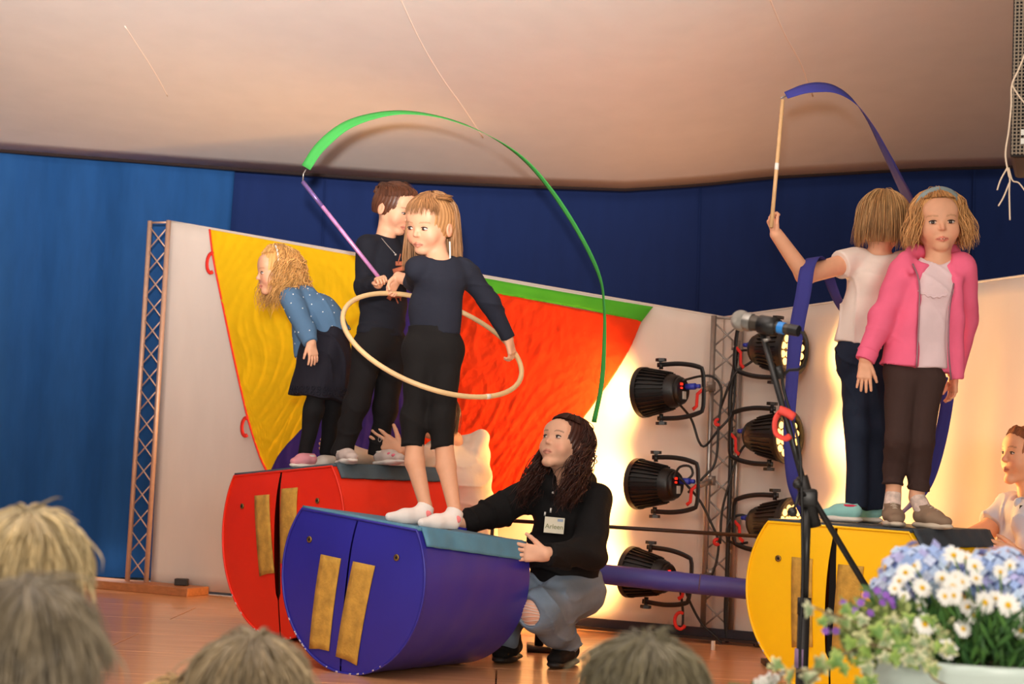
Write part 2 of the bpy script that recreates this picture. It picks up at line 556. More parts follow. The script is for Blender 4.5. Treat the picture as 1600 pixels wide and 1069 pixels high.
eYP = edge([(660, 419), (625, 470), (560, 555), (500, 640), (468, 676), (440, 708), (422, 741)], nE)
ePR = edge([(700, 426), (690, 520), (672, 640), (655, 740), (640, 850)], nE)
ePR2 = edge([(700, 444), (690, 520), (672, 640), (655, 740), (640, 850)], nE)
eR = edge([(1004, 502), (985, 546), (952, 600), (900, 672), (850, 745), (800, 818)], nE)
panel(eL, eYP, 0).build('yellow_panel', M_cy, cloth, solid=.003)
panel(eYP, ePR, 1).build('purple_panel', M_cp, cloth, solid=.003)
panel(ePR2, eR, 2).build('red_panel', M_cr, cloth, solid=.003)
gT = edge([(700, 424), (780, 439), (900, 460), (1022, 480)], 12); gB = edge([(700, 446), (780, 460), (900, 481), (1004, 503)], 12)
panel(gT, gB, 3, 6).build('green_band', M_cg, cloth, solid=.003)
M_pipe = mat('red_piping', srgb(226, 40, 26), rough=.7)
MB().tube(eL + nl * .016, .006, 6).build('piping', M_pipe, cloth)
for c, s_ in (((330, 411), 1.0), ((384, 667), .9)):
    ctr = WP(c[0], c[1], CP + nl * .02, nl)
    th = np.linspace(R_(70), R_(300), 14)
    pts = np.array([ctr + (-dl * -math.cos(q) * .045 * -1 + V(0, 0, 1) * math.sin(q) * .058) * s_ for q in th])
    pts = np.array([ctr + dl * (-math.cos(q)) * .028 * s_ + V(0, 0, 1) * math.sin(q) * .054 * s_ for q in th])
    MB().tube(pts, .011, 6, flat=.35).build('loop_handle', M_pipe, cloth)
# ================================================================== PROPS ON THE STAGE
# ---- giant foam rollers: a drum with a padded flat top
M_strip = mat('velcro_tan', srgb(196, 150, 62), rough=.9, noise=.28, nscale=26, bump=.3, bscale=120)
M_eye = mat('eyelet_brass', srgb(150, 120, 70), rough=.35, metal=.8)
M_dark = mat('slit_dark', srgb(22, 14, 14), rough=.9)
def roller(label, cpx, zsurf, Rr, L, yaw, flat0, tilt, slope, m_side, m_end, m_pad, slit_open, strips, col):
    """cpx: pixel where the near end touches the floor; flat0: height of the flat top over the drum centre (in radii);
    tilt: rocking angle about the axis; slope: drop of the flat along the axis"""
    P0 = WZ(cpx[0], cpx[1], 0)
    ax = V(math.sin(yaw), math.cos(yaw), 0)               # near end -> far end
    sd = V(math.cos(yaw), -math.sin(yaw), 0)              # towards the visible long side
    up = V(0, 0, 1)
    # rocked frame
    s2 = math.cos(tilt) * sd - math.sin(tilt) * up
    u2 = math.sin(tilt) * sd + math.cos(tilt) * up
    c0 = P0 + up * Rr
    t = thing('foam_roller', label, 'roller', P0 + ax * L / 2)
    NS, NL = 72, 14
    def section(x):
        h = flat0 * Rr - slope * x
        half = math.sqrt(max(Rr * Rr - h * h, 1e-6))
        a0 = math.atan2(h, half)                           # angle of right corner over the horizontal
        pts = []
        for k in range(NS + 1):                            # around the drum from the right corner down and up to the left one
            a = a0 - (math.pi + 2 * a0) * k / NS
            pts.append((Rr * math.cos(a), Rr * math.sin(a)))
        return pts, half, h
    def P(x, s, u):
        return c0 + ax * x + s2 * s + u2 * u
    # long side (slightly creased vinyl)
    G = []
    for i in range(NL + 1):
        x = L * i / NL
        pts, half, h = section(x)
        rowp = []
        for k, (s, u) in enumerate(pts):
            f = 1 + .006 * math.sin(i * 1.9 + k * .35) * math.sin(math.pi * i / NL) - .004 * math.sin(math.pi * i / NL)
            rowp.append(P(x, s * f, u * f))
        G.append(rowp)
    MB().grid(np.array(G)[::-1]).build('side_cover', m_side, t)
    # end faces, gently bulged, each made of two halves either side of the slit
    def end(x, out, name):
        pts, half, h = section(x)
        gap = .004
        for sgn in (1, -1):
            rows = []
            nz = 26
            for i in range(nz + 1):
                u = -Rr * .9995 + (h + Rr * .9995) * i / nz
                w_ = math.sqrt(max(Rr * Rr - u * u, 0))
                g = gap + (slit_open * .018 * max(0, math.sin(math.pi * min(1, (i / nz) / 1.02))) if out else 0) * (1 if i > nz * .25 else 0)
                g = min(g, w_ * .5)
                rowp = []
                for j in range(9):
                    s = g + (w_ - g) * j / 8
                    q = 1 - (math.hypot(s, u) / Rr) ** 2
                    b = .022 * max(q, 0) * (1 - (max(0, u) / max(h, .01)) ** 4)
                    rowp.append(P(x - (b if out else -b), s * sgn, u))
                rows.append(rowp)
            A = np.array(rows)
            MB().grid(A if (sgn > 0) == bool(out) else A[::-1]).build('end_cover', m_end, t)
        MB().box(P(x + (.012 if out else -.012), 0, (h - Rr) * .45), (.012, .05, Rr * 1.5), (ax, s2, u2)).build('slit_lining', M_dark if slit_open else m_end, t, smooth=False)
    end(0, True, 'end')
    end(L, False, 'end')
    # padded flat top with its overlapping edge band on the long side
    p0, h0w, h0 = section(0); p1, h1w, h1 = section(L)
    th = .006
    G = []
    for i in range(13):
        x = L * i / 12
        hw = h0w + (h1w - h0w) * i / 12; hh = h0 + (h1 - h0) * i / 12
        G.append([P(x, hw * q, hh + th) for q in np.linspace(1.004, -1.004, 17)])
    MB().grid(np.array(G)).build('top_pad', m_pad, t, solid=.012)
    bw = .062
    G = []
    for i in range(25):
        x = L * .03 + L * .95 * i / 24
        hw = h0w + (h1w - h0w) * i / 24; hh = h0 + (h1 - h0) * i / 24
        r = []
        for k in range(7):
            q = k / 6
            a = math.atan2(hh, hw) - q * bw / Rr
            rad = math.hypot(hh, hw) + .007 + .002 * math.sin(i * 1.7)
            if k == 0: r.append(P(x, hw - .012, hh + th + .007))
            r.append(P(x, rad * math.cos(a) , rad * math.sin(a) + (.006 if k == 0 else 0)))
        G.append(r)
    ebm = MB().grid(np.array(G)[::-1])
    eb = ebm.build('edge_band', m_pad, t, solid=.006)
    # stitched piping around the near end
    pts, half, h = section(0)
    loop = [P(-.002, s * 1.0, u * 1.0) for s, u in pts]
    MB().tube(np.array(loop), .005, 6, closed=True).build('piping', m_end, t)
    # velcro strips
    for (sa, ua, sb, ub, w_) in strips:
        rows = []
        for i in range(15):
            q = i / 14
            s = sa + (sb - sa) * q; u = ua + (ub - ua) * q
            rp = []
            for e in (-w_ / 2, -w_ / 4, 0, w_ / 4, w_ / 2):
                ue = u - (.02 * (abs(e) / w_) if i == 14 else 0) * (1 if e * sa > 0 else -0.2)
                qq = 1 - (math.hypot(s + e, ue) / Rr) ** 2
                b = .022 * max(qq, 0) * (1 - (max(0, ue) / max(h0, .01)) ** 4)
                rp.append(P(-b - .004, s + e, ue))
            rows.append(rp)
        MB().grid(np.array(rows)).build('velcro_strip', M_strip, t, solid=.004)
    # eyelets
    for (s, u) in ((-.62 * Rr, .28 * Rr), (.62 * Rr, .28 * Rr)):
        b = .022 * max(1 - (math.hypot(s, u) / Rr) ** 2, 0)
        e = MB().lathe([(.004, 0), (.004, .004), (.012, .004), (.012, 0)], P(-b - .001, s, u), -ax, 16).build('eyelet', M_eye, t)
        MB().lathe([(.005, 0), (.005, .003)], P(-b - .003, s, u), -ax, 10).build('eyelet_hole', M_dark, e)
    # worn white scuffs on seams (cloth showing through the vinyl)
    r = random.Random(col)
    for k in range(16):
        a = -math.pi / 2 + r.uniform(-1.0, .75)
        ln = r.uniform(.008, .03); off = r.uniform(-.006, .006)
        p = [P(-.0065, Rr * math.cos(a + q) * (1 - abs(off)), Rr * math.sin(a + q) * (1 - abs(off))) for q in np.linspace(0, ln, 4)]
        MB().tube(np.array(p), .0028, 4).build('scuff', M_scuff, t)
    return dict(P=P, ax=ax, s2=s2, u2=u2, c0=c0, h=lambda x: flat0 * Rr - slope * x, R=Rr, L=L, root=t)
M_scuff = mat('scuffed_white', srgb(205, 190, 190), rough=.9)
M_vb = mat('vinyl_blue', srgb(46, 42, 150), rough=.34, noise=.10, nscale=4, bump=.12, bscale=7, spec=.5)
M_vr = mat('vinyl_red', srgb(240, 48, 22), rough=.36, noise=.06, nscale=4, bump=.12, bscale=7, spec=.45)
M_vy = mat('vinyl_yellow', srgb(255, 196, 8), rough=.4, noise=.06, nscale=4, bump=.14, bscale=7, spec=.45)
M_pt = mat('pad_teal', srgb(84, 134, 160), rough=.7, noise=.16, nscale=9, bump=.25, bscale=18)
M_pg = mat('pad_grey', srgb(70, 84, 92), rough=.7, noise=.14, nscale=9, bump=.25, bscale=18)
M_pd = mat('pad_slate', srgb(56, 64, 72), rough=.7, noise=.14, nscale=9, bump=.25, bscale=18)
RB = roller('blue vinyl foam roller with teal top and two tan strips on its end', (541, 1053), 0, .35, .60, R_(38), .58, R_(4.7), .085, M_vb, M_vb, M_pt, 0,
            [(-.090, .055, -.110, -.285, .104), (.076, .055, .030, -.298, .104)], 1)
RD = roller('red vinyl foam roller with a split end, grey pad and tan strips', (430, 998), 0, .442, .58, R_(47), .59, R_(-5.2), .0, M_vr, M_vr, M_pg, 1,
            [(-.118, .165, -.072, -.17, .112), (.082, .185, .088, -.13, .112)], 2)
RY = roller('yellow vinyl foam roller with a split end and slate pad beside the flowers', (1298, 1092), 0, .372, .60, R_(43), .63, R_(.5), .0, M_vy, M_vy, M_pd, 1,
            [(-.125, .115, -.112, -.2, .088), (.078, .105, .062, -.2, .10)], 3)
def on_roller(Rl, px, py):
    """point on the flat top of a roller seen at a pixel"""
    n = Rl['u2']; p0 = Rl['P'](0, 0, Rl['h'](0) + .012)
    p1 = Rl['P'](Rl['L'], 0, Rl['h'](Rl['L']) + .012)
    nn = unit(np.cross(p1 - p0, Rl['s2'])); nn = nn if nn[2] > 0 else -nn
    return WP(px, py, p0, nn)
def roller_top(Rl, x, y):
    p0 = Rl['P'](0, 0, Rl['h'](0) + .012); p1 = Rl['P'](Rl['L'], 0, Rl['h'](Rl['L']) + .012)
    nn = unit(np.cross(p1 - p0, Rl['s2'])); nn = nn if nn[2] > 0 else -nn
    return p0[2] - (nn[0] * (x - p0[0]) + nn[1] * (y - p0[1])) / nn[2]

# ---- spotlights on the corner truss
M_pblk = mat('par_black', srgb(20, 17, 16), rough=.42, noise=.2, nscale=30, spec=.5)
M_pplug = mat('plug_blue', srgb(44, 60, 176), rough=.45)
M_pred = mat('display_red', srgb(255, 40, 20), emit=srgb(255, 40, 20), estr=1.6)
M_plab = mat('par_label', srgb(200, 196, 186), rough=.7)
M_led = mat('led_warm', srgb(255, 210, 120), emit=(1.0, .52, .14, 1), estr=3.2)
M_redv = mat('velcro_red', srgb(214, 40, 30), rough=.7)
def par(label, ctr, f, chord, power, tilt=0.0, S=1.0, spot=R_(150), lit=None):
    f = unit(f); up = V(0, 0, 1); up = unit(up - np.dot(up, f) * f); sd = np.cross(f, up)
    t = thing('stage_spotlight', label, 'spotlight', ctr)
    Rb = .115 * S; Ln = .19 * S
    MB().lathe([(.0, -.10 * S), (.066 * S, -.10 * S), (.074 * S, -.092 * S), (.082 * S, -.04 * S), (.098 * S, .02 * S), (.108 * S, .085 * S), (.104 * S, .085 * S), (.02, .070 * S)], ctr, f, 36).build('housing', M_pblk, t, angle=40)
    for k in range(30):
        a = 2 * math.pi * k / 30
        d = math.cos(a) * up + math.sin(a) * sd
        tg = np.cross(f, d)
        a0 = ctr + f * -.055 * S + d * .083 * S; a1 = ctr + f * .082 * S + d * .110 * S
        MB().beam(a0, a1, .0045 * S, .016 * S, d).build('cooling_fin', M_pblk, t, smooth=False)
    MB().lathe([(.100 * S, .076 * S), (.119 * S, .076 * S), (.121 * S, .10 * S), (.112 * S, .106 * S), (.102 * S, .104 * S), (.100 * S, .09 * S)], ctr, f, 40).build('bezel', M_pblk, t, angle=40)
    lp = MB().lathe([(.001, .084 * S), (.101 * S, .084 * S), (.101 * S, .088 * S), (.001, .088 * S)], ctr, f, 32).build('lens_plate', mat_lens, t, smooth=False)
    first = None
    spots = [(0, 0)] + [(.036 * S, i * 60) for i in range(6)] + [(.073 * S, 15 + i * 30) for i in range(12)]
    for r, a in spots:
        a = R_(a)
        p = ctr + f * .092 * S + (math.cos(a) * up + math.sin(a) * sd) * r
        MB().lathe([(.016 * S, -.004), (.0165 * S, .0), (.012 * S, .006), (.001, .008)], p, f, 10).build('led_lens', M_led, lp)
    # rear panel with display, sockets and plug
    rp = MB().lathe([(.001, 0), (.064 * S, 0), (.064 * S, .012 * S), (.056 * S, .02 * S), (.001, .02 * S)], ctr - f * .10 * S, -f, 28).build('rear_panel', M_pblk, t, angle=40)
    toward = unit(V(0, -1, 0) - np.dot(V(0, -1, 0), f) * f)     # side of the panel that faces the audience
    dd = ctr - f * .122 * S
    MB().box(dd + up * .030 * S + toward * .018 * S, (.004, .018 * S, .011 * S), (f, np.cross(up, f), up)).build('display', M_pred, rp, smooth=False)
    MB().box(dd + up * .012 * S + toward * .018 * S, (.004, .014 * S, .008 * S), (f, np.cross(up, f), up)).build('display', M_pred, rp, smooth=False)
    MB().box(dd - up * .022 * S - toward * .005 * S, (.006, .026 * S, .036 * S), (f, np.cross(up, f), up)).build('socket_label', M_plab, rp, smooth=False)
    pl = dd + up * .018 * S - toward * .022 * S
    MB().tube([pl, pl - f * .05 * S], .015 * S, 10).tube([pl - f * .05 * S, pl - f * .075 * S], .010 * S, 10).build('power_plug', M_pplug, rp)
    # yoke: flat bar from the two pivots round the back to the truss clamp
    px_ = .126 * S
    back = .225 * S
    for sg in (1, -1):
        MB().lathe([(.001, 0), (.010 * S, 0), (.010 * S, .03 * S), (.001, .03 * S)], ctr + up * sg * .105 * S, up * sg, 10).build('pivot', M_pblk, t)
    for sg in (1, -1):
        kb = MB().lathe([(.001, 0), (.008, 0), (.008, .012), (.026 * S, .014), (.026 * S, .028), (.001, .028)], ctr + up * sg * .128 * S, up * sg, 6).build('clamp_knob', M_pblk, t, smooth=False)
    path = [ctr + up * px_ + f * .02, ctr + up * px_ - f * .10 * S, ctr + up * px_ * .86 - f * (back - .03) , ctr + up * px_ * .62 - f * back,
            ctr - up * px_ * .62 - f * back, ctr - up * px_ * .86 - f * (back - .03), ctr - up * px_ - f * .10 * S, ctr - up * px_ + f * .02]
    MB().tube(catmull(path, 40), .011 * S, 8, flat=.32).build('yoke', M_pblk, t)
    # clamp to the truss
    cp = ctr - f * back
    MB().beam(cp - f * .006, chord, .022, .022).tube([chord - V(0, 0, .022), chord + V(0, 0, .022)], .022, 12).build('truss_clamp', M_alu2, t)
    MB().tube([cp - f * .01 + up * .01, cp + f * .03 - up * .02, cp + f * .035 - up * .075, cp + f * .055 - up * .09], .009, 6, flat=.3).build('safety_strap', M_redv, t)
    # its lamp
    ld = bpy.data.lights.new('spotlight_lamp', 'SPOT')
    ld.energy = power; ld.color = (1.0, .53, .16); ld.spot_size = spot; ld.spot_blend = .6; ld.shadow_soft_size = .09 * S
    lo = bpy.data.objects.new('spotlight_lamp', ld); C.objects.link(lo); lo.parent = t
    lf = unit(lit) if lit is not None else f
    lo.location = tuple(f * .125 * S)
    lo.rotation_euler = Vector(lf).to_track_quat('-Z', 'Y').to_euler()
    return t
mat_lens = mat('lens_plate', srgb(60, 40, 20), rough=.3, emit=(1.0, .5, .15, 1), estr=.5)
YC = Q1[1]
fl = V(-.80, .60, 0); fr = V(.71, -.70, 0)
chL = [W(1111, y_, YC - .01) for y_ in (604, 751, 897)]
chR = [W(1150, y_, YC - .01) for y_ in (540, 678, 819)]
GRP = 'stage spotlights on the corner truss'
PL = 62
cL = [W(1033, 612, YC - .03), W(1024, 757, YC - .03), W(1013, 898, YC - .03)]
cR = [W(1212, 547, YC - .25), W(1204, 682, YC - .25), W(1210, 818, YC - .25)]
par('black spotlight facing the hanging cloth, topmost on its side of the truss', cL[0], fl + V(0, 0, -.05), chL[0], PL * .85, spot=R_(136))
par('black spotlight facing away, between two others on the truss, tangled in black cable', cL[1], fl + V(0, 0, -.02), chL[1], PL * .85, spot=R_(136))
par('black spotlight low on the truss behind the blue padded beam', cL[2], fl + V(0, 0, .05), chL[2], PL * .85, spot=R_(136))
par('black spotlight with glowing lens just behind the microphone, topmost on the truss', cR[0], fr + V(0, 0, -.06), chR[0], PL * .8, spot=R_(140))
par('black spotlight with glowing lens behind the microphone boom, middle one on the truss', cR[1], fr + V(0, 0, -.02), chR[1], PL * .8, spot=R_(140))
par('black spotlight partly hidden by the top of the yellow roller', cR[2], fr + V(0, 0, .02), chR[2], PL * .8, spot=R_(140))

# ---- cables
M_cab = mat('cable_black', srgb(18, 15, 15), rough=.5)
def cable(label, pts, r=.006, m=M_cab, name='power_cable', n=60, group='cables on the corner truss'):
    P_ = catmull([W(a, b, y_) for a, b, y_ in pts], n)
    o = MB().tube(P_, r, 7).build(name, m, None)
    return tag(o, label, 'cable', group)
Ya = YC - .06
cable('black cable drooping in a deep loop from the upper rear-facing spotlight to the truss', [(1060, 630, Ya - .05), (1080, 655, Ya), (1092, 690, Ya), (1102, 697, Ya), (1120, 675, Ya - .03), (1145, 640, Ya - .03), (1150, 560, Ya), (1160, 548, Ya), (1190, 549, Ya - .05)])
cable('black cable arching from the upper rear-facing spotlight over the truss', [(1066, 595, Ya - .08), (1095, 588, Ya - .04), (1115, 590, Ya - .04), (1127, 610, Ya - .04), (1123, 660, Ya - .04), (1118, 720, Ya - .04), (1100, 745, Ya - .04), (1075, 770, Ya - .05)])
cable('thick bundle of black cable running down the far chord of the truss', [(1150, 560, Ya), (1141, 620, Ya), (1142, 700, Ya), (1139, 800, Ya), (1136, 900, Ya), (1134, 960, Ya), (1136, 1004, Ya)], .011)
cable('black cable crossing from the truss to the glowing upper spotlight', [(1125, 640, Ya), (1140, 600, Ya - .03), (1152, 580, Ya - .04), (1170, 568, Ya - .05), (1182, 560, Ya - .06)])
cable('black cable looping in coils beside the middle rear-facing spotlight', [(1052, 748, Ya - .1), (1062, 730, Ya - .06), (1078, 729, Ya - .05), (1082, 742, Ya - .05), (1068, 752, Ya - .05), (1060, 745, Ya - .06), (1075, 760, Ya - .05), (1095, 785, Ya - .04), (1110, 815, Ya - .04), (1122, 845, Ya - .04), (1120, 875, Ya - .04), (1112, 900, Ya - .04)])
cable('black cable hanging from the lowest spotlight to the stage floor', [(1056, 895, Ya - .06), (1064, 930, Ya - .03), (1067, 960, Ya - .02), (1066, 986, Ya - .02)])
cable('black cable sweeping from the lowest spotlight along the truss foot to the floor', [(1063, 902, Ya - .06), (1080, 945, Ya - .03), (1097, 975, Ya - .03), (1115, 992, Ya - .05), (1128, 1005, Ya - .06)])
cable('black cable looping behind the hidden lower spotlight', [(1190, 822, Ya - .08), (1160, 805, Ya - .02), (1140, 815, Ya - .02), (1136, 840, Ya - .02), (1150, 850, Ya - .02), (1168, 848, Ya - .06)])
cable('black cable running from the middle glowing spotlight into the truss', [(1185, 688, Ya - .08), (1165, 695, Ya - .03), (1150, 720, Ya - .01), (1138, 760, Ya - .01), (1128, 800, Ya), (1125, 850, Ya)])
def strap(label, c, y_, a=.022, b=.03):
    th = np.linspace(R_(60), R_(330), 14); c_ = W(*c, y_)
    o = MB().tube(np.array([c_ + V(math.cos(q) * a, 0, math.sin(q) * b) for q in th]), .008, 6, flat=.35).build('cable_strap', M_redv, None)
    tag(o, label, 'strap', 'red cable straps')
strap('red strap loop on the cable below the blue beam', (1063, 970), Ya - .025, .026, .038)
strap('small red strap on the cable crossing the truss', (1121, 660), Ya - .05, .010, .012)
strap('small red strap low on the truss cable above the blue beam', (1120, 847), Ya - .05, .012, .012)

# ---- thin rod and padded beam in front of the truss
a = W(770, 812, 7.10); b = W(1215, 840, 7.0)
rod = thing('steel_rod', 'thin dark steel rod running level in front of the spotlights', 'rod', V((a[0] + b[0]) / 2, (a[1] + b[1]) / 2, 0))
MB().tube([a, b], .0085, 10).build('bar', M_rail, rod)
for p in (a, b):
    MB().tube([V(p[0], p[1], 0), p], .008, 8).build('upright', M_rail, rod)
M_beam = mat('beam_blue', srgb(62, 58, 138), rough=.5, noise=.12, nscale=7, bump=.1, bscale=20)
a = W(840, 886, 6.85); b = W(1230, 927, 6.65)
bm_ = thing('padded_beam', 'round blue padded beam running level behind the crouching woman', 'beam', V((a[0] + b[0]) / 2, (a[1] + b[1]) / 2, 0))
MB().tube(catmull([a, (a + b) / 2 + V(0, 0, -.002), b], 12), .042, 20).build('padding', M_beam, bm_)
MB().tube([a + (b - a) * .655, a + (b - a) * .660], .0428, 20).build('seam', mat('beam_seam', srgb(92, 70, 90), rough=.7), bm_)
for p in (a + (b - a) * .02, a + (b - a) * .97):
    MB().tube([V(p[0], p[1], 0), p], .02, 10).box((p[0], p[1], .01), (.1, .22, .02)).build('support', M_rail, bm_)
pg = WZ(1114, 1016, 0)
o = MB().lathe([(.001, 0), (.0095, 0), (.0095, .036), (.008, .04), (.001, .04)], pg, (0, 0, 1), 14).build('floor_peg', mat('peg_white', srgb(222, 214, 204), rough=.4), None, angle=40)
tag(o, 'small white peg standing on the stage floor before the truss', 'peg')

# ---- loudspeaker hung at the side, with cords
M_spk = mat('speaker_black', srgb(26, 23, 22), rough=.6)
Ys = 4.9
sa_ = W(1577, 243, Ys); sb_ = W(1577, -90, Ys)
fd = unit(V(-.34, -.94, 0)); sx = unit(V(.94, -.34, 0)); uz = V(0, 0, 1)
spk = thing('loudspeaker', 'black loudspeaker with a metal mesh grille hanging at the stage edge', 'loudspeaker', sa_ + sx * .2 - fd * .2)
hgt = sb_[2] - sa_[2]
sp = lambda a, dpt, zz: V(sa_[0], sa_[1], 0) + sx * a - fd * dpt + uz * zz
MB().box(sp(.2, .21, sa_[2] + hgt / 2), (.40, .36, hgt), (sx, -fd, uz)).build('cabinet', M_spk, spk, smooth=False, bevel=.012)
g = MB()
zz = sa_[2] + .012
while zz < sb_[2] - .01:
    g.beam(sp(.004, .022, zz), sp(.396, .022, zz), .004, .0042); zz += .0115
xx = .008
while xx < .395:
    g.beam(sp(xx, .018, sa_[2] + .006), sp(xx, .018, sb_[2] - .01), .0042, .004, sx); xx += .0115
gr = g.build('grille', mat('grille_metal', srgb(120, 106, 90), rough=.4, metal=.5), spk, smooth=False)
lg = W(1598, 214, Ys) - V(sa_[0], sa_[1], 0); la = float(lg @ sx)
MB().box(sp(la + .012, .012, lg[2] + .014), (.035, .004, .018), (sx, -fd, uz)).box(sp(la + .012, .012, lg[2] - .014), (.035, .004, .018), (sx, -fd, uz)).build('badge', mat('badge_white', srgb(210, 208, 200), rough=.5), spk, smooth=False)
for x_ in (.08, .32):
    p = sp(x_, .2, sb_[2])
    MB().tube([p, V(p[0], p[1], canopy_z(p[0], p[1]))], .006, 8).build('hanging_rod', M_rail, spk)
M_cord = mat('cord_cream', srgb(222, 200, 176), rough=.8)
Yk = 4.82
def cord(label, pts, r=.0028):
    o = MB().tube(catmull([W(a, b, Yk) for a, b in pts], 30), r, 6).build('cord', M_cord, None)
    tag(o, label, 'cord', 'cream cords knotted at the loudspeaker')
cord('cream cord tied round the loudspeaker and hanging down to a frayed knot', [(1604, 78), (1592, 108), (1581, 133), (1580, 165), (1576, 205), (1571, 240), (1575, 268), (1578, 280)])
cord('cream cord running from the knot on the loudspeaker edge across its grille', [(1581, 133), (1592, 150), (1604, 165)])
cord('short frayed cord end splaying from the knot towards the pink jacket', [(1574, 262), (1564, 280), (1558, 297)], .0024)
cord('frayed cord end hanging straight down from the knot', [(1578, 280), (1577, 300), (1578, 344)], .0024)
cord('frayed cord end bending from the knot down beside the straight one', [(1577, 286), (1568, 308), (1560, 322)], .0024)
cord('cord loop curling from the knot towards the loudspeaker', [(1576, 262), (1582, 282), (1592, 286), (1604, 302)], .0022)

# ---- wooden hoop held by the girl in front
M_hoop = mat('hoop_wood', srgb(226, 190, 138), rough=.4, noise=.12, nscale=6)
def hoop_pts(n=72):
    c = HOOP_C; return np.array([c + HOOP_A * math.cos(q) + HOOP_B * math.sin(q) for q in np.linspace(0, 2 * math.pi, n, endpoint=False)])
# ---- microphone on a boom stand
M_blk = mat('stand_black', srgb(26, 24, 23), rough=.38, spec=.5)
M_micb = mat('mic_body', srgb(72, 64, 56), rough=.35, metal=.4)
M_mics = mat('mic_mesh', srgb(176, 172, 164), rough=.35, metal=.8, bump=.6, bscale=900)
Ym = 4.3
mh = W(1158, 501, Ym); mt_ = W(1240, 516, Ym - .10)
md = unit(mt_ - mh)
mic = thing('microphone', 'dynamic microphone with silver ball head and blue ring on the boom', 'microphone', mh)
MB().sphere(mh, .0285, 20, 14).build('mesh_head', M_mics, mic)
MB().lathe([(.001, 0), (.024, 0), (.026, .012), (.024, .024), (.001, .026)], mh + md * .012, md, 24).build('collar', mat('mic_collar', srgb(150, 146, 140), rough=.3, metal=.8), mic, angle=40)
MB().lathe([(.001, .03), (.0225, .03), (.019, .07), (.0145, .125), (.0125, .172), (.001, .174)], mh, md, 24).build('handle', M_micb, mic, angle=40)
MB().lathe([(.001, .118), (.0162, .118), (.0158, .136), (.001, .136)], mh, md, 24).build('blue_ring', mat('ring_blue', srgb(40, 130, 210), rough=.4), mic, angle=40)
MB().lathe([(.001, .150), (.0152, .150), (.0148, .178), (.001, .18)], mh, md, 24).build('connector', M_blk, mic, angle=40)
st = thing('microphone_stand', 'black boom microphone stand with a red ribbon tied to its arm', 'microphone stand')
piv = W(1262, 778, Ym); bt = W(1189, 512, Ym - .03); be = W(1370, 945, Ym + .05)
foot = V(W(1252, 1069, Ym)[0] - .0, Ym, -.45)
st.location = tuple(foot)
MB().tube([foot + V(0, 0, .05), piv + V(0, 0, -.28)], .0165, 12).build('lower_pole', M_blk, st)
MB().tube([piv + V(0, 0, -.29), piv], .011, 12).build('upper_pole', M_blk, st)
MB().tube([piv + V(0, 0, -.31), piv + V(0, 0, -.265)], .0185, 12).build('height_clutch', M_blk, st)
lblp = piv + (foot - piv) * (.40 / np.linalg.norm(foot - piv))
MB().tube([lblp + V(-.004, 0, .0), lblp + V(-.004, 0, -.05)], .0172, 12).build('stand_label', mat('stand_label', srgb(150, 120, 160), rough=.5), st)
for k in range(3):
    a_ = R_(90 + 120 * k)
    e = foot + V(math.cos(a_) * .32, math.sin(a_) * .32, .012)
    lg_ = MB().tube([foot + V(0, 0, .14), e], .009, 8).build('leg', M_blk, st)
    MB().sphere(e, .013, 8, 6).build('rubber_foot', M_blk, lg_)
MB().tube([bt, piv + unit(bt - piv) * .04, be], .0085, 12).build('boom', M_blk, st)
MB().tube([piv + unit(bt - piv) * .06, piv - unit(bt - piv) * .08], .016, 12).build('boom_clutch', M_blk, st)
MB().tube([W(1216, 572, Ym - .02), W(1220, 592, Ym - .02)], .012, 12).build('boom_joint', M_blk, st)
MB().box(piv, (.05, .04, .05)).build('pivot', M_blk, st, bevel=.01)
kn = MB().tube([piv, W(1250, 768, Ym - .04), W(1243, 750, Ym - .05)], .006, 8).sphere(W(1246, 757, Ym - .05), .013, 10, 8).tube([W(1250, 768, Ym - .04), W(1240, 798, Ym - .05)], .004, 8).sphere(W(1238, 800, Ym - .05), .014, 10, 8).build('tension_knob', M_blk, st)
cl_ = unit(bt - be)
MB().tube([bt - cl_ * .002, bt + cl_ * .03], .014, 12).tube([mh + md * .06, mh + md * .11], .025, 14).tube([bt + cl_ * .02, mh + md * .085], .012, 10).build('microphone_clip', M_blk, st)
MB().tube([bt - cl_ * .03, bt - cl_ * .04], .0125, 12).build('clip_thread', M_alu2, st)
M_rib = mat('ribbon_red', srgb(236, 74, 62), rough=.6)
rp_ = W(1233, 652, Ym - .02)
MB().tube(catmull([rp_ + V(.006, 0, .006), rp_ + V(-.02, 0, .014), rp_ + V(-.038, -.01, -.01), rp_ + V(-.035, -.01, -.045), rp_ + V(-.012, -.01, -.058), rp_ + V(.005, 0, -.05)], 24), .009, 6, flat=.3).tube(catmull([rp_ + V(.012, -.01, .0), rp_ + V(-.01, -.012, .012), rp_ + V(-.03, -.012, .018)], 8), .012, 6, flat=.4).build('red_ribbon', M_rib, st)
cb_ = catmull([mt_, W(1256, 522, Ym - .1), W(1261, 545, Ym - .1), W(1254, 575, Ym - .06), W(1222, 590, Ym - .02), W(1247, 690, Ym - .03), W(1252, 760, Ym - .05), W(1254, 900, Ym - .04), W(1250, 1069, Ym - .04), foot + V(.03, -.05, .02)], 70)
o = MB().tube(cb_, .0042, 7).build('microphone_cable', M_cab, None)
tag(o, 'thin black cable curving from the microphone down its stand', 'cable')
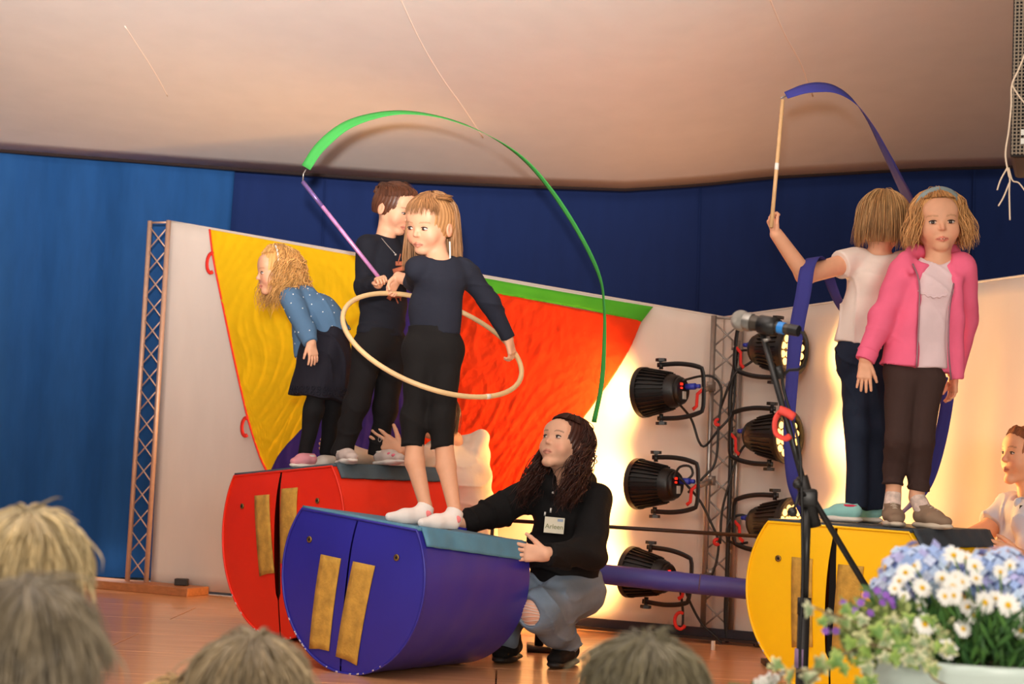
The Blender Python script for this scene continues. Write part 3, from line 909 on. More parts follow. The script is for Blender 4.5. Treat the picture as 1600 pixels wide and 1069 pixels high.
# ---- ribbons
def ribbon(name, label, cat, path, widths, m, wdirs, n=90, label_parent=None):
    Pp = catmull(path, n); wd = catmull(wdirs, n); ww = np.interp(np.linspace(0, 1, n), np.linspace(0, 1, len(widths)), widths)
    t_, _, _ = frames(Pp)
    G = np.zeros((n, 4, 3))
    for i in range(n):
        d = wd[i] - np.dot(wd[i], t_[i]) * t_[i]; d = unit(d)
        for j, q in enumerate((-.5, -.17, .17, .5)):
            G[i, j] = Pp[i] + d * ww[i] * q
    return MB().grid(G).build(name, m, label_parent, solid=.0012)
M_gr = cloth_mat('ribbon_green', srgb(76, 176, 84), trans=.25, bump=.1)
M_bl = cloth_mat('ribbon_blue', srgb(66, 66, 146), trans=.2, bump=.1)
M_bl2 = M_bl
Yr = 6.55
s1a = W(473, 284, Yr); s1b = W(597, 440, Yr - .05)
stk = thing('ribbon_wand', 'pink and purple wand with a long green ribbon arching over the girl with the hoop', 'ribbon wand', s1b)
MB().tube([s1a, s1b], .0085, 10).build('stick', mat('stick_pink', srgb(206, 140, 196), rough=.35, metal=.3, noise=.25, nscale=30), stk)
MB().tube([s1a, s1a + (s1b - s1a) * .25], .0088, 10).build('tip_sleeve', mat('stick_purple', srgb(120, 92, 150), rough=.3, metal=.3), stk)
MB().tube([s1a, W(474, 272, Yr), W(478, 265, Yr)], .003, 6).build('swivel', M_alu2, stk)
gp = [(478, 262), (500, 230), (540, 197), (590, 180), (640, 176), (700, 186), (760, 210), (815, 246), (860, 296), (905, 365), (936, 430), (944, 480), (944, 540), (940, 600), (928, 660)]
gw = [.03, .055, .035, .022, .018, .024, .026, .012, .007, .014, .02, .018, .016, .018, .02]
wdir = [V(.7, -.2, -.6), V(.5, -.3, -.8), V(.2, -.8, -.6), V(0, -.95, -.35), V(0, -.95, -.3), V(.1, -.9, .45), V(.3, -.85, .5), V(.5, -.85, .2), V(.3, -.95, 0), V(.6, -.8, 0), V(.8, -.6, 0), V(.8, -.6, 0), V(.7, -.7, 0), V(.8, -.6, 0), V(.8, -.6, 0)]
gw = [.045, .05, .042, .034, .030, .036, .04, .036, .03, .026, .026, .024, .024, .024, .024]
ribbon('green_ribbon', '', '', [W(a, b, Yr - .002 * k) for k, (a, b) in enumerate(gp)], gw, M_gr, wdir, 90, stk)
Yb = 6.0
s2a = W(1223, 156, Yb - .18); s2b = W(1207, 334, Yb - .22)
stk2 = thing('ribbon_wand', 'plain wooden wand with a long dark blue ribbon held by the girl in white', 'ribbon wand', s2b)
hb_ = s2b + (s2b - s2a) * .12
MB().tube([s2a, hb_], .0075, 10).build('stick', mat('stick_wood', srgb(214, 170, 120), rough=.5, noise=.15, nscale=20), stk2)
m1 = s2a + (s2b - s2a) * .56
MB().tube([m1, m1 + (s2b - s2a) * .06], .0079, 10).build('tape', mat('tape_white', srgb(236, 230, 220), rough=.5), stk2)
MB().tube([s2a, W(1220, 153, Yb - .18), W(1228, 150, Yb - .18)], .003, 6).build('swivel', M_alu2, stk2)
bp = [(1228, 149, -.18), (1262, 138, -.18), (1300, 138, -.15), (1332, 156, -.1), (1358, 190, -.05), (1382, 235, 0), (1402, 275, .06), (1420, 315, .16), (1430, 370, .28), (1420, 450, .34), (1395, 480, .32)]
bw_ = [.035, .06, .06, .06, .06, .055, .055, .055, .055, .055, .055]
wdir = [V(.2, -.5, -.85), V(.1, -.7, -.7), V(.2, -.8, -.6), V(.6, -.7, -.3), V(.7, -.7, .1), V(.8, -.6, .2), V(.8, -.6, .2), V(.8, -.5, 0), V(.8, -.5, 0), V(.8, -.5, 0), V(.8, -.5, 0)]
ribbon('blue_ribbon', '', '', [W(a, b, Yb + c) for a, b, c in bp], bw_, M_bl, wdir, 80, stk2)
bp = [(1330, 500, .16), (1312, 475, .14), (1300, 448, .08), (1290, 420, .02), (1274, 402, -.10), (1262, 418, -.16), (1255, 460, -.17), (1244, 520, -.14), (1237, 600, -.1), (1233, 680, -.05), (1240, 755, .0), (1262, 808, .05)]
wdir = [V(.7, -.7, 0)] * 3 + [V(.8, -.6, .2), V(.9, -.4, .1), V(.95, -.3, .1), V(.95, -.3, .1), V(.9, -.4, 0), V(.8, -.5, 0), V(.8, -.6, 0), V(.8, -.5, .2), V(.6, -.5, .5)]
ribbon('blue_ribbon', '', '', [W(a, b, Yb + c) for a, b, c in bp], [.04, .04, .045, .05, .055, .055, .055, .05, .045, .045, .05, .05], M_bl, wdir, 90, stk2)
bp = [(1484, 590, .1), (1478, 640, .12), (1466, 700, .16), (1450, 750, .2), (1430, 782, .22), (1405, 805, .2)]
ribbon('blue_ribbon', '', '', [W(a, b, Yb + c) for a, b, c in bp], [.05] * 6, M_bl, [V(.8, -.6, 0)] * 4 + [V(.6, -.6, .4)] * 2, 50, stk2)
# ================================================================== PEOPLE
# A small implicit-surface modeller: a figure is one smooth union of tapered limbs, meshed as a single surface.
class SDF:
    def __init__(s):
        s.p = []
    def cone(s, a, b, ra, rb, k=.015, flat=1.0, fdir=None, cutb=False, cuta=False, op='u'):
        s.p.append(('c', np.asarray(a, float), np.asarray(b, float), ra, rb, k, flat, None if fdir is None else unit(fdir), cuta, cutb, op)); return s
    def limb(s, pts, rs, k=.015, flat=1.0, fdir=None, cutb=False, cuta=False):
        n = len(pts)
        for i in range(n - 1):
            s.cone(pts[i], pts[i + 1], rs[i], rs[i + 1], k, flat, fdir, cutb and i == n - 2, cuta and i == 0)
        return s
    def ell(s, c, r, ax=None, k=.01, op='u'):
        s.p.append(('e', np.asarray(c, float), np.asarray(r, float), np.eye(3) if ax is None else np.asarray(ax, float), k, op)); return s
    def plane(s, c, n):
        """keep only the side away from n"""
        s.p.append(('p', np.asarray(c, float), unit(n))); return s
    def bounds(s):
        lo = np.full(3, 1e9); hi = -lo
        for q in s.p:
            if q[0] == 'c' and q[10] == 'u':
                r = max(q[3], q[4]) * max(1, q[6]) + .012
                lo = np.minimum(lo, np.minimum(q[1], q[2]) - r); hi = np.maximum(hi, np.maximum(q[1], q[2]) + r)
            elif q[0] == 'e' and q[5] == 'u':
                ext = np.sqrt(((q[3] * q[2][:, None]) ** 2).sum(0)) + .012
                lo = np.minimum(lo, q[1] - ext); hi = np.maximum(hi, q[1] + ext)
        return lo, hi
    def field(s, lo, hi, h, disp=None):
        n = np.maximum(np.ceil((hi - lo) / h).astype(int) + 1, 3)
        g = [(lo[i] + h * np.arange(n[i])).astype(np.float32) for i in range(3)]
        F = np.full(n, .08, np.float32)
        for q in s.p:
            if q[0] == 'p':
                d = ((g[0] - q[1][0]) * q[2][0])[:, None, None] + ((g[1] - q[1][1]) * q[2][1])[None, :, None] + ((g[2] - q[1][2]) * q[2][2])[None, None, :]
                np.maximum(F, d, out=F); continue
            if q[0] == 'c':
                k = q[5]; m = max(q[3], q[4]) * max(1, q[6]) + k + 3 * h + .008
                bl = np.minimum(q[1], q[2]) - m; bh = np.maximum(q[1], q[2]) + m; op = q[10]
            else:
                k = q[4]; ext = np.sqrt(((q[3] * q[2][:, None]) ** 2).sum(0)) + k + 3 * h + .008
                bl = q[1] - ext; bh = q[1] + ext; op = q[5]
            i0 = np.clip(np.floor((bl - lo) / h).astype(int), 0, n); i1 = np.clip(np.ceil((bh - lo) / h).astype(int) + 1, 0, n)
            if (i1 - i0).min() <= 0: continue
            sl = tuple(slice(i0[i], i1[i]) for i in range(3))
            x = g[0][sl[0]][:, None, None] - np.float32(q[1][0]); y = g[1][sl[1]][None, :, None] - np.float32(q[1][1]); z = g[2][sl[2]][None, None, :] - np.float32(q[1][2])
            if q[0] == 'c':
                d = (q[2] - q[1]); L2 = max(float(d @ d), 1e-10)
                d32 = d.astype(np.float32)
                t0 = (x * d32[0] + y * d32[1] + z * d32[2]) / np.float32(L2)
                t = np.clip(t0, 0, 1)
                qx = x - t * d32[0]; qy = y - t * d32[1]; qz = z - t * d32[2]
                rr = qx * qx + qy * qy + qz * qz
                fl = q[6]
                if fl != 1.0 and q[7] is not None:
                    f = q[7].astype(np.float32); w = qx * f[0] + qy * f[1] + qz * f[2]
                    rr = rr + w * w * np.float32(1 / (fl * fl) - 1)
                    D = (np.sqrt(np.maximum(rr, 0)) - (q[3] + (q[4] - q[3]) * t)) * np.float32(min(1, fl) ** .5)
                else:
                    D = np.sqrt(rr) - (q[3] + (q[4] - q[3]) * t)
                Ln = np.float32(math.sqrt(L2))
                if q[9]: D = np.maximum(D, (t0 - 1) * Ln)
                if q[8]: D = np.maximum(D, -t0 * Ln)
            else:
                A = q[3].astype(np.float32); r = q[2]
                u = (x * A[0, 0] + y * A[0, 1] + z * A[0, 2]); v = (x * A[1, 0] + y * A[1, 1] + z * A[1, 2]); w = (x * A[2, 0] + y * A[2, 1] + z * A[2, 2])
                k0 = np.sqrt((u / r[0]) ** 2 + (v / r[1]) ** 2 + (w / r[2]) ** 2)
                k1 = np.sqrt((u / r[0] ** 2) ** 2 + (v / r[1] ** 2) ** 2 + (w / r[2] ** 2) ** 2) + 1e-6
                D = k0 * (k0 - 1) / k1
            B = F[sl]
            if op == 'u':
                hh = np.clip(.5 + .5 * (D - B) / k, 0, 1)
                F[sl] = D + (B - D) * hh - k * hh * (1 - hh)
            else:
                D = -D
                hh = np.clip(.5 - .5 * (D - B) / k, 0, 1)
                F[sl] = D + (B - D) * hh + k * hh * (1 - hh)
        if disp is not None:
            F += disp(g[0][:, None, None], g[1][None, :, None], g[2][None, None, :]).astype(np.float32)
        return F, lo

_CORN = [(i, j, k) for i in (0, 1) for j in (0, 1) for k in (0, 1)]
def surface_nets(F, lo, h):
    S = F < 0
    nx, ny, nz = F.shape
    cnt = np.zeros((nx - 1, ny - 1, nz - 1), np.uint8)
    for (i, j, k) in _CORN:
        cnt += S[i:nx - 1 + i, j:ny - 1 + j, k:nz - 1 + k]
    act = (cnt > 0) & (cnt < 8)
    I = np.argwhere(act)
    if len(I) == 0:
        return np.zeros((0, 3)), np.zeros((0, 4), int)
    idx = np.full(act.shape, -1, np.int32); idx[act] = np.arange(len(I))
    acc = np.zeros((len(I), 3)); num = np.zeros(len(I))
    vals = {c: F[I[:, 0] + c[0], I[:, 1] + c[1], I[:, 2] + c[2]] for c in _CORN}
    for c in _CORN:
        for a in range(3):
            if c[a]: continue
            e = list(c); e[a] = 1; e = tuple(e)
            f0, f1 = vals[c], vals[e]
            m = (f0 < 0) != (f1 < 0)
            t = np.where(m, f0 / np.where(m, f0 - f1, 1), 0)
            p = np.tile(np.array(c, float), (len(I), 1)); p[:, a] += t
            acc[m] += p[m]; num[m] += 1
    v = lo + (I + acc / num[:, None]) * h
    fs = []
    for a in range(3):
        b, c = (a + 1) % 3, (a + 2) % 3
        sh = [slice(None)] * 3
        s0 = [slice(1, -1)] * 3; s1 = [slice(1, -1)] * 3
        s0[a] = slice(0, -1); s1[a] = slice(1, None)
        s0[a] = slice(0, F.shape[a] - 1); s1[a] = slice(1, F.shape[a])
        A0 = S[tuple(s0)]; A1 = S[tuple(s1)]
        ch = np.argwhere(A0 != A1)
        if len(ch) == 0: continue
        inside0 = A0[ch[:, 0], ch[:, 1], ch[:, 2]]
        base = ch.copy(); base[:, b] += 1; base[:, c] += 1
        def cell(db, dc):
            q = base.copy(); q[:, b] -= db; q[:, c] -= dc
            return idx[q[:, 0], q[:, 1], q[:, 2]]
        q = np.stack([cell(1, 1), cell(0, 1), cell(0, 0), cell(1, 0)], 1)
        q[~inside0] = q[~inside0][:, ::-1]
        fs.append(q)
    f = np.vstack(fs); f = f[(f >= 0).all(1)]
    return v, f

def sdf_mesh(sd, h, lo=None, hi=None, disp=None):
    if lo is None:
        lo, hi = sd.bounds()
    F, lo = sd.field(np.asarray(lo, float), np.asarray(hi, float), h, disp)
    return surface_nets(F, lo, h)

def sdf_obj(name, sd, h, m, parent, disp=None, fine=(), colf=None):
    """mesh the whole shape at h, and the boxes in fine at their own step; one continuous surface, one object"""
    v, f = sdf_mesh(sd, h, disp=disp)
    vs, fs, n = [], [], 0
    keep = np.ones(len(f), bool)
    for (lo, hi, hh) in fine:
        lo = np.asarray(lo, float); hi = np.asarray(hi, float)
        ins = ((v > lo + h) & (v < hi - h)).all(1)
        keep &= ~ins[f].all(1)
    f = f[keep]
    used = np.unique(f); rm = np.full(len(v), -1); rm[used] = np.arange(len(used))
    v = v[used]; f = rm[f]
    vs.append(v); fs.append(f); n = len(v)
    for (lo, hi, hh) in fine:
        a, b = sdf_mesh(sd, hh, lo, hi, disp)
        vs.append(a); fs.append(b + n); n += len(a)
    v = np.vstack(vs); f = np.vstack(fs)
    cols = colf(v) if colf is not None else None
    return mesh_obj(name, v, f, m, parent, cols=cols)

def folds(amp, fx=(30, 22, 26), seed=0.0):
    """cloth creases: broad soft waves with a few sharper ridges"""
    def d(x, y, z):
        w = 1.8 * np.sin(z * 11 + seed) + 1.3 * np.sin(x * 14 + y * 9 + seed * 2)
        w2 = 2.2 * np.sin(x * 9 - z * 8 + seed * 3) + 1.5 * np.sin(y * 17 + z * 6 + seed)
        a = np.sin(x * fx[0] + z * fx[2] * .6 + w + seed) * .5 + np.sin(z * fx[2] * 1.7 - x * fx[0] * .9 + y * fx[1] + 1.3 * w) * .35
        rg = (1 - np.abs(np.sin(z * fx[2] * .9 + x * fx[0] * .8 + w2))) ** 4 * np.clip(np.sin(x * 8 + z * 9 + seed * 1.7), 0, 1)
        return 1.7 * amp * (a - 1.2 * rg)
    return d

# ---- materials for people
M_skin = mat('skin', srgb(226, 170, 138), rough=.5, attr=True, noise=.04, nscale=40, sss=.06, spec=.35)
M_hair = mat('hair', srgb(120, 80, 50), rough=.42, attr=True, noise=.22, nscale=120, stretch=(1, 1, .12), spec=.4)
M_eyew = mat('eye_white', srgb(206, 192, 182), rough=.25)
M_lid = mat('lower_lid', srgb(196, 134, 108), rough=.6)
M_iris = mat('eye_dark', srgb(50, 36, 30), rough=.15)
M_lash = mat('lashes', srgb(60, 38, 28), rough=.7)

class Frame:
    def __init__(s, o, fwd, up, H):
        s.o = np.asarray(o, float); s.H = H
        s.y = unit(fwd); u = np.asarray(up, float); s.z = unit(u - (u @ s.y) * s.y); s.x = np.cross(s.y, s.z)
        s.A = np.array([s.x, s.y, s.z])
    def w(s, x, y, z):
        return s.o + (s.x * x + s.y * y + s.z * z) * s.H
    def loc(s, v):
        return ((v - s.o) @ s.A.T) / s.H

CR_C = (0, -.06, .115); CR_R = (.355, .43, .385)
def head_sdf(sd, f, neck, rn=.052, smile=0.0, ears=True, adult=False):
    H = f.H
    dz = f.dz = -.015 if adult else -.058
    E = lambda c, r, k=.02, op='u': sd.ell(f.w(*c), np.array(r) * H, f.A, k * H * 4, op)
    sd.cone(neck, f.w(0, -.10, -.22), rn, rn * .92, .02)
    E(CR_C, CR_R)
    E((0, .06, -.13), (.292, .30, .34), .03)
    jaw = -.03 if adult else -.005
    for s in (-1, 1):
        sd.cone(f.w(s * .205, -.02, -.22), f.w(s * .05, .225, -.41 + jaw), .085 * H, .070 * H, .06 * H)
        E((s * .155, .225, -.15 + dz * .6), (.125, .10, .13), .025)
    E((0, .245, -.42 + jaw), (.09, .075, .065), .015)
    E((0, .285, .15), (.25, .085, .16), .03)         # forehead
    E((0, .272, -.27 + dz * .8), (.12, .072, .07), .014)   # mouth mound
    for s in (-1, 1):                                # eye sockets
        E((s * .140, .420, .0 + dz), (.085, .062, .05), .012, 's')
    nt = -.118 if adult else -.10
    sd.cone(f.w(0, .335, .03 + dz), f.w(0, .400, nt + dz), .026 * H, .040 * H, .035 * H)   # nose
    for s in (-1, 1):
        E((s * .036, .358, nt - .012 + dz), (.030, .034, .024), .005)
    # lips
    mz = dz * .8
    for s in (-1, 1):
        sd.cone(f.w(0, .350, -.258 + mz), f.w(s * .095, .302, -.268 + mz + smile), .021 * H, .010 * H, .012 * H)
        sd.cone(f.w(0, .343, -.300 + mz), f.w(s * .08, .302, -.280 + mz + smile), .026 * H, .010 * H, .012 * H)
    if ears:
        for s in (-1, 1):
            sd.ell(f.w(s * .368, -.055, -.03 + dz), np.array((.034, .082, .125)) * H, f.A, .02 * H)
            sd.ell(f.w(s * .405, -.04, -.02 + dz), np.array((.022, .042, .070)) * H, f.A, .012 * H, 's')

SKIN = np.array(srgb(226, 168, 134)[:3])
def skin_cols(frames_, skin=SKIN, lip=(186, 92, 80), brow=(128, 88, 58), extra=None):
    lipc = np.array(srgb(*lip)[:3]); browc = np.array(srgb(*brow)[:3])
    def fn(v):
        c = np.tile(np.asarray(skin, float), (len(v), 1))
        for f in frames_:
            q = f.loc(v)
            hd = (np.abs(q) < .6).all(1); dz = f.dz; mz = dz * .8
            def blend(m, col):
                nonlocal c
                m = np.clip(m, 0, 1)[:, None] * hd[:, None]
                c = c * (1 - m) + col * m
            ax_ = np.abs(q[:, 0])
            ck = np.exp(-(((ax_ - .2) / .09) ** 2 + ((q[:, 2] + .17 - dz) / .09) ** 2)) * (q[:, 1] > .1)
            blend(ck * .28, np.array(srgb(226, 128, 104)[:3]))
            nz = np.exp(-((q[:, 0] / .06) ** 2 + ((q[:, 2] + .10 - dz) / .06) ** 2)) * (q[:, 1] > .3)
            blend(nz * .25, np.array(srgb(222, 128, 104)[:3]))
            lp = (np.abs(q[:, 2] + .280 - mz) < (.043 * (1 - (ax_ / .115) ** 2))) & (ax_ < .11) & (q[:, 1] > .28)
            blend(lp * .6, lipc)
            mo = (np.abs(q[:, 2] + .279 - mz) < .007) & (ax_ < .09) & (q[:, 1] > .28)
            blend(mo * .7, np.array(srgb(110, 46, 40)[:3]))
            bz = .088 + dz + .020 * np.sin(np.clip((ax_ - .05) / .22, 0, 1) * np.pi)
            br = (np.abs(q[:, 2] - bz) < .013) & (ax_ > .065) & (ax_ < .235) & (q[:, 1] > .15)
            blend(br * .5, browc)
            er = (ax_ > .345) & (np.abs(q[:, 2] + .03 - dz) < .14)
            blend(er * .25, np.array(srgb(222, 120, 96)[:3]))
        if extra is not None: c = extra(v, c)
        return c
    return fn

def eyes(f, body, look=(0, 0), iris=None, open_=1.0):
    H = f.H; dz = f.dz; iris = iris or M_iris
    for s in (-1, 1):
        c = f.w(s * .138, .312, dz)
        e = MB().sphere(c, np.array((.064, .056, .032 * open_ + .003)) * H, 16, 10, f.A).build('eye', M_eyew, body)
        ic = f.w(s * .138 + look[0] * .014, .345, dz + look[1] * .009)
        MB().sphere(ic, np.array((.035, .027, .033 * min(1, open_ * 1.05))) * H, 12, 8, f.A).build('iris', iris, e)
        pts = [f.w(s * .138 + dx, .356 - 2.6 * dx * dx - .10 * s * dx, dz + .032 * open_ + .004 - 4.2 * dx * dx) for dx in np.linspace(-.066, .066, 9)]
        MB().tube(np.array(pts), .0085 * H, 6).build('eyelid', M_lash, body)
        pts = [f.w(s * .138 + dx, .352 - 2.6 * dx * dx - .10 * s * dx, dz - .030 * open_ - .004 + 4.0 * dx * dx) for dx in np.linspace(-.058, .058, 7)]
        MB().tube(np.array(pts), .0055 * H, 5).build('eyelid', M_lid, body)

# ---- hands
def hand_sdf(sd, wrist, d, n, L, thumb=1, curl=(.25, .3, .35, .4), spread=.10, thumb_curl=.35, thumb_out=.65, wr=None):
    """d wrist->fingers, n palm normal (the side the fingers close to); thumb on side thumb * (d x n)"""
    d = unit(d); n = np.asarray(n, float); n = unit(n - (n @ d) * d); s = np.cross(d, n) * thumb
    wr = wr or .17 * L
    kc = wrist + d * .46 * L
    sd.cone(wrist, wrist + d * .10 * L, wr, .19 * L, .02 * L * 2, .72, n)
    for o in (.155, .05, -.055, -.15):
        sd.cone(wrist + d * .06 * L + s * o * .65 * L, kc + s * o * L, .085 * L, .080 * L, .06 * L)
    lens = (.40, .45, .42, .33)
    for i, o in enumerate((.165, .055, -.055, -.155)):
        p = kc + s * o * L
        base = unit(d + s * spread * (1.6 - i * 1.05))
        th = curl[i] * .55
        segs = (.46, .30, .24)
        r = (.056, .050, .046, .040)
        if i == 3: r = tuple(q * .88 for q in r)
        for j in range(3):
            dirv = math.cos(th) * base + math.sin(th) * n
            q = p + dirv * lens[i] * segs[j] * L
            sd.cone(p, q, r[j] * L, r[j + 1] * L, .010 * L)
            p = q; th += curl[i]
    p = wrist + d * .12 * L + s * .16 * L
    base = unit(d * math.cos(thumb_out) + s * math.sin(thumb_out) + n * .25)
    th = 0
    for j, (ln, ra, rb) in enumerate(((.20, .085, .068), (.17, .062, .056), (.14, .054, .044))):
        dirv = unit(base * math.cos(th) + (n * .6 - s * .5 + d * .3) * math.sin(th))
        q = p + dirv * ln * L
        sd.cone(p, q, ra * L, rb * L, .02 * L)
        p = q; th += thumb_curl
    return kc

def hbox(wrist, d, L):
    c = wrist + unit(d) * .5 * L
    return (c - .72 * L, c + .72 * L, .0021)

def fbox(f):
    return (f.o - .72 * f.H, f.o + .72 * f.H, .0031)

# ---- hair
def ray_cap(az, ph, g=1.0):
    return np.array((CR_C[0] + (CR_R[0] + .035) * g * math.cos(ph) * math.sin(az), CR_C[1] + (CR_R[1] + .035) * g * math.cos(ph) * math.cos(az), CR_C[2] + (CR_R[2] + .035) * g * math.sin(ph)))

def strands(mb, cols, guides, f, n, r, col, rng_,  spread=.03, tipspread=.06, wave=0.0, wfreq=6.0, jit=.26, sides=3, seg=12, fine=.62, mult=2.0):
    """tapered locks interpolated between neighbouring guide curves (head units)"""
    rng = rng_
    G = [catmull(g, seg) for g in guides]
    n = int(n * mult); r = r * fine; tipspread = tipspread * .8
    for i in range(n):
        a = rng.random() * (len(G) - 1); j = min(int(a), len(G) - 2) if len(G) > 1 else 0; t = a - j
        p = G[j] * (1 - t) + G[min(j + 1, len(G) - 1)] * t
        o = np.array([rng.gauss(0, 1) for _ in range(3)])
        q = np.linspace(0, 1, seg)[:, None]
        p = p + o * (spread * .35 + (tipspread) * q)
        if wave:
            ph = rng.random() * 6.28; am = wave * (.6 + .8 * rng.random())
            wf = wfreq * (.8 + .4 * rng.random())
            p = p + np.concatenate([np.sin(q * wf + ph), np.cos(q * wf + ph * 1.3), .6 * np.sin(q * wf * 1.1 + ph * 2)], 1) * am * np.clip(q * 2.5, 0, 1)
        cut = 1 - .22 * rng.random()
        p = catmull(p[:max(3, int(seg * cut))], seg)
        wp = f.o + (p @ f.A) * f.H
        rr = r * f.H * (.7 + .6 * rng.random()) * np.interp(np.linspace(0, 1, seg), [0, .12, .7, 1], [.55, 1, .85, .18])
        n0 = mb.n
        mb.tube(wp, rr, sides, caps=False)
        c = np.array(srgb(*col)[:3]) * (1 + jit * rng.gauss(0, 1) * .8)
        cols.append(np.tile(np.clip(c, .002, 1), (mb.n - n0, 1)))

def fall(az, z_end, lift=1.0, flare=0.0, fwd=0.0, ph0=80, inward=0.0, part=None, n=10, g=1.0):
    """a guide that starts at the crown, follows the skull and falls free below it"""
    pts = []
    st = math.radians(ph0)
    for ph in np.linspace(st, math.radians(-6), 6):
        p = ray_cap(az, ph, g)
        if part is not None:
            k = max(0, math.sin(ph)); p[0] += part * k * (1 if ph < st * .98 else 1)
        pts.append(p)
    b = pts[-1].copy()
    for t in np.linspace(.2, 1, 5):
        z = b[2] + (z_end - b[2]) * t
        k = 1 + flare * math.sin(t * 1.9) - inward * t * t
        pts.append(np.array((b[0] * k, (b[1] - CR_C[1]) * k + CR_C[1] + fwd * t, z)))
    return pts

def cap_sdf(f, face=(0, .60, -.16), fr=(.40, .34, .46), low=-.30, g=.02, extra=None):
    sd = SDF()
    sd.ell(f.w(*CR_C), (np.array(CR_R) + g) * f.H, f.A, .02)
    sd.ell(f.w(0, -.16, -.06), np.array((.335, .31, .34)) * f.H, f.A, .04)
    if extra: extra(sd)
    sd.ell(f.w(*face), np.array(fr) * f.H, f.A, .01, 's')
    sd.plane(f.w(0, 0, low), -f.z)
    return sd

def hair_obj(f, parent, cap, col, build_strands, seed=1, ribs=90):
    rng = random.Random(seed)
    mb = MB(); cols = []
    if cap is not None:
        v, q = sdf_mesh(cap, .0042)
        # ripple the underlayer along the locks
        lq = f.loc(v); az = np.arctan2(lq[:, 0], lq[:, 1] - CR_C[1])
        rp = np.sin(az * ribs * .35 + 2 * np.sin(lq[:, 2] * 7)) * .5 + np.sin(az * ribs * .8 + 3 * lq[:, 2]) * .3
        out = unit_rows(v - f.w(*CR_C))
        v = v + out * (rp * .010 * f.H)[:, None]
        mb.add(v, q.tolist())
        cols.append(np.clip(np.tile(np.array(srgb(*col)[:3]), (len(v), 1)) * (1 + .22 * rp)[:, None], .002, 1))
    build_strands(mb, cols, rng)
    v, q = mb.arrays()
    return mesh_obj('hair', v, q, M_hair, parent, cols=np.vstack(cols))

def unit_rows(a):
    return a / (np.linalg.norm(a, axis=1, keepdims=True) + 1e-9)

# ---- feet
def shoe(parent, heel, toe, ankle, w, h, m_up, m_sole, name='shoe', top=None, laces=None, sole_t=.022, collar=None):
    """heel, toe: ground points; w width, h height of the upper at the ankle"""
    d = unit((toe - heel) * V(1, 1, 0)); L = np.linalg.norm(toe - heel)
    up = unit(np.cross(np.cross(d, toe - heel if abs((toe - heel) @ d) > 0 else d), d)) if False else V(0, 0, 1)
    sd_ = np.cross(d, up)
    S = SDF()
    e = w * .5
    g = lambda a, hh, s=0: heel + (toe - heel) * a + up * hh + sd_ * s
    S.cone(g(.16, sole_t + e * .5), g(.50, sole_t + e * .42), e * .84, e * .95, .012, .82, up)
    S.cone(g(.50, sole_t + e * .42), g(.83, sole_t + e * .20), e * .95, e * .74, .012, .70, up)
    S.cone(g(.17, sole_t + e * .7), g(.21, h), e * .78, e * .74, .012, cutb=True)
    S.cone(g(.27, h * .80), g(.60, sole_t + e * .50), e * .56, e * .60, .015)
    S.plane(g(.5, sole_t * .6), -up)
    o = sdf_obj(name, S, .0034, m_up, parent)
    q = SDF()
    q.cone(g(.13, sole_t * .55), g(.60, sole_t * .55), e * .86, e * .98, .01, .38, up)
    q.cone(g(.60, sole_t * .55), g(.90, sole_t * .62), e * .98, e * .64, .01, .42, up)
    q.plane(g(.5, .001), -up)
    q.plane(g(.5, sole_t * 1.15), up)
    sdf_obj('sole', q, .0036, m_sole, o)
    if collar is not None:
        pts = [g(.22, h) + (d * math.cos(t) + sd_ * math.sin(t)) * e * .74 for t in np.linspace(0, 2 * math.pi, 18, endpoint=False)]
        MB().tube(np.array(pts), .005, 6, closed=True).build('collar', collar, o)
    if laces is not None:
        for k in range(4):
            a = .36 + k * .085
            hh = np.interp(a, [.27, .60], [h * .80 + e * .56, sole_t + e * 1.10])
            MB().tube(catmull([g(a, hh - e * .22, -e * .48), g(a + .02, hh + .003, 0), g(a, hh - e * .22, e * .48)], 8), .0032, 5).build('lace', laces, o)
    return o

def sock_foot(S, heel, toe, ankle, w, r_an):
    up = V(0, 0, 1); e = w * .5
    g = lambda a, hh: heel + (toe - heel) * a + up * hh
    S.cone(g(.14, e * .78), g(.55, e * .66), e * .78, e * .80, .015)
    S.cone(g(.55, e * .66), g(.88, e * .44), e * .80, e * .46, .015)
    S.cone(g(.18, e * .9), ankle, e * .72, r_an, .02, cutb=True)
    S.cone(ankle - up * .022, g(.5, e * .8), r_an * .9, e * .6, .02)
    S.plane(g(.5, .001), -up)

def person(label, base, cat='person', group=None):
    return thing('person', label, cat, base, group)
# ------------------------------------------------------------------ the hoop
HOOP_C = W(677, 536.5, 5.95)
HOOP_A = _rt * .330 - _up * .102 + V(0, .063, 0)
HOOP_B = -_up * .184 - V(0, .299, 0)
hp = MB().tube(hoop_pts(), .0095, 10, closed=True).build('wooden_hoop', M_hoop, None)
tag(hp, 'pale wooden hoop held around the waist of the girl on the blue roller', 'hoop')
ht = np.array([HOOP_C + HOOP_A * math.cos(q) + HOOP_B * math.sin(q) for q in np.linspace(R_(50), R_(53), 4)])
MB().tube(ht, .0099, 10).build('joint_tape', mat('tape_pale', srgb(236, 226, 210), rough=.5), hp)
def hoop_at(deg):
    q = R_(deg); return HOOP_C + HOOP_A * math.cos(q) + HOOP_B * math.sin(q)

def fpt(Rl, px, Y, dz=0.0):
    p = W(px, 810, Y)
    return V(p[0], Y, roller_top(Rl, p[0], Y) + dz)

def fabric(name, c, **k):
    k.setdefault('noise', .10); k.setdefault('bump', .18); k.setdefault('bscale', 30)
    return cloth_mat(name, srgb(*c), **k)

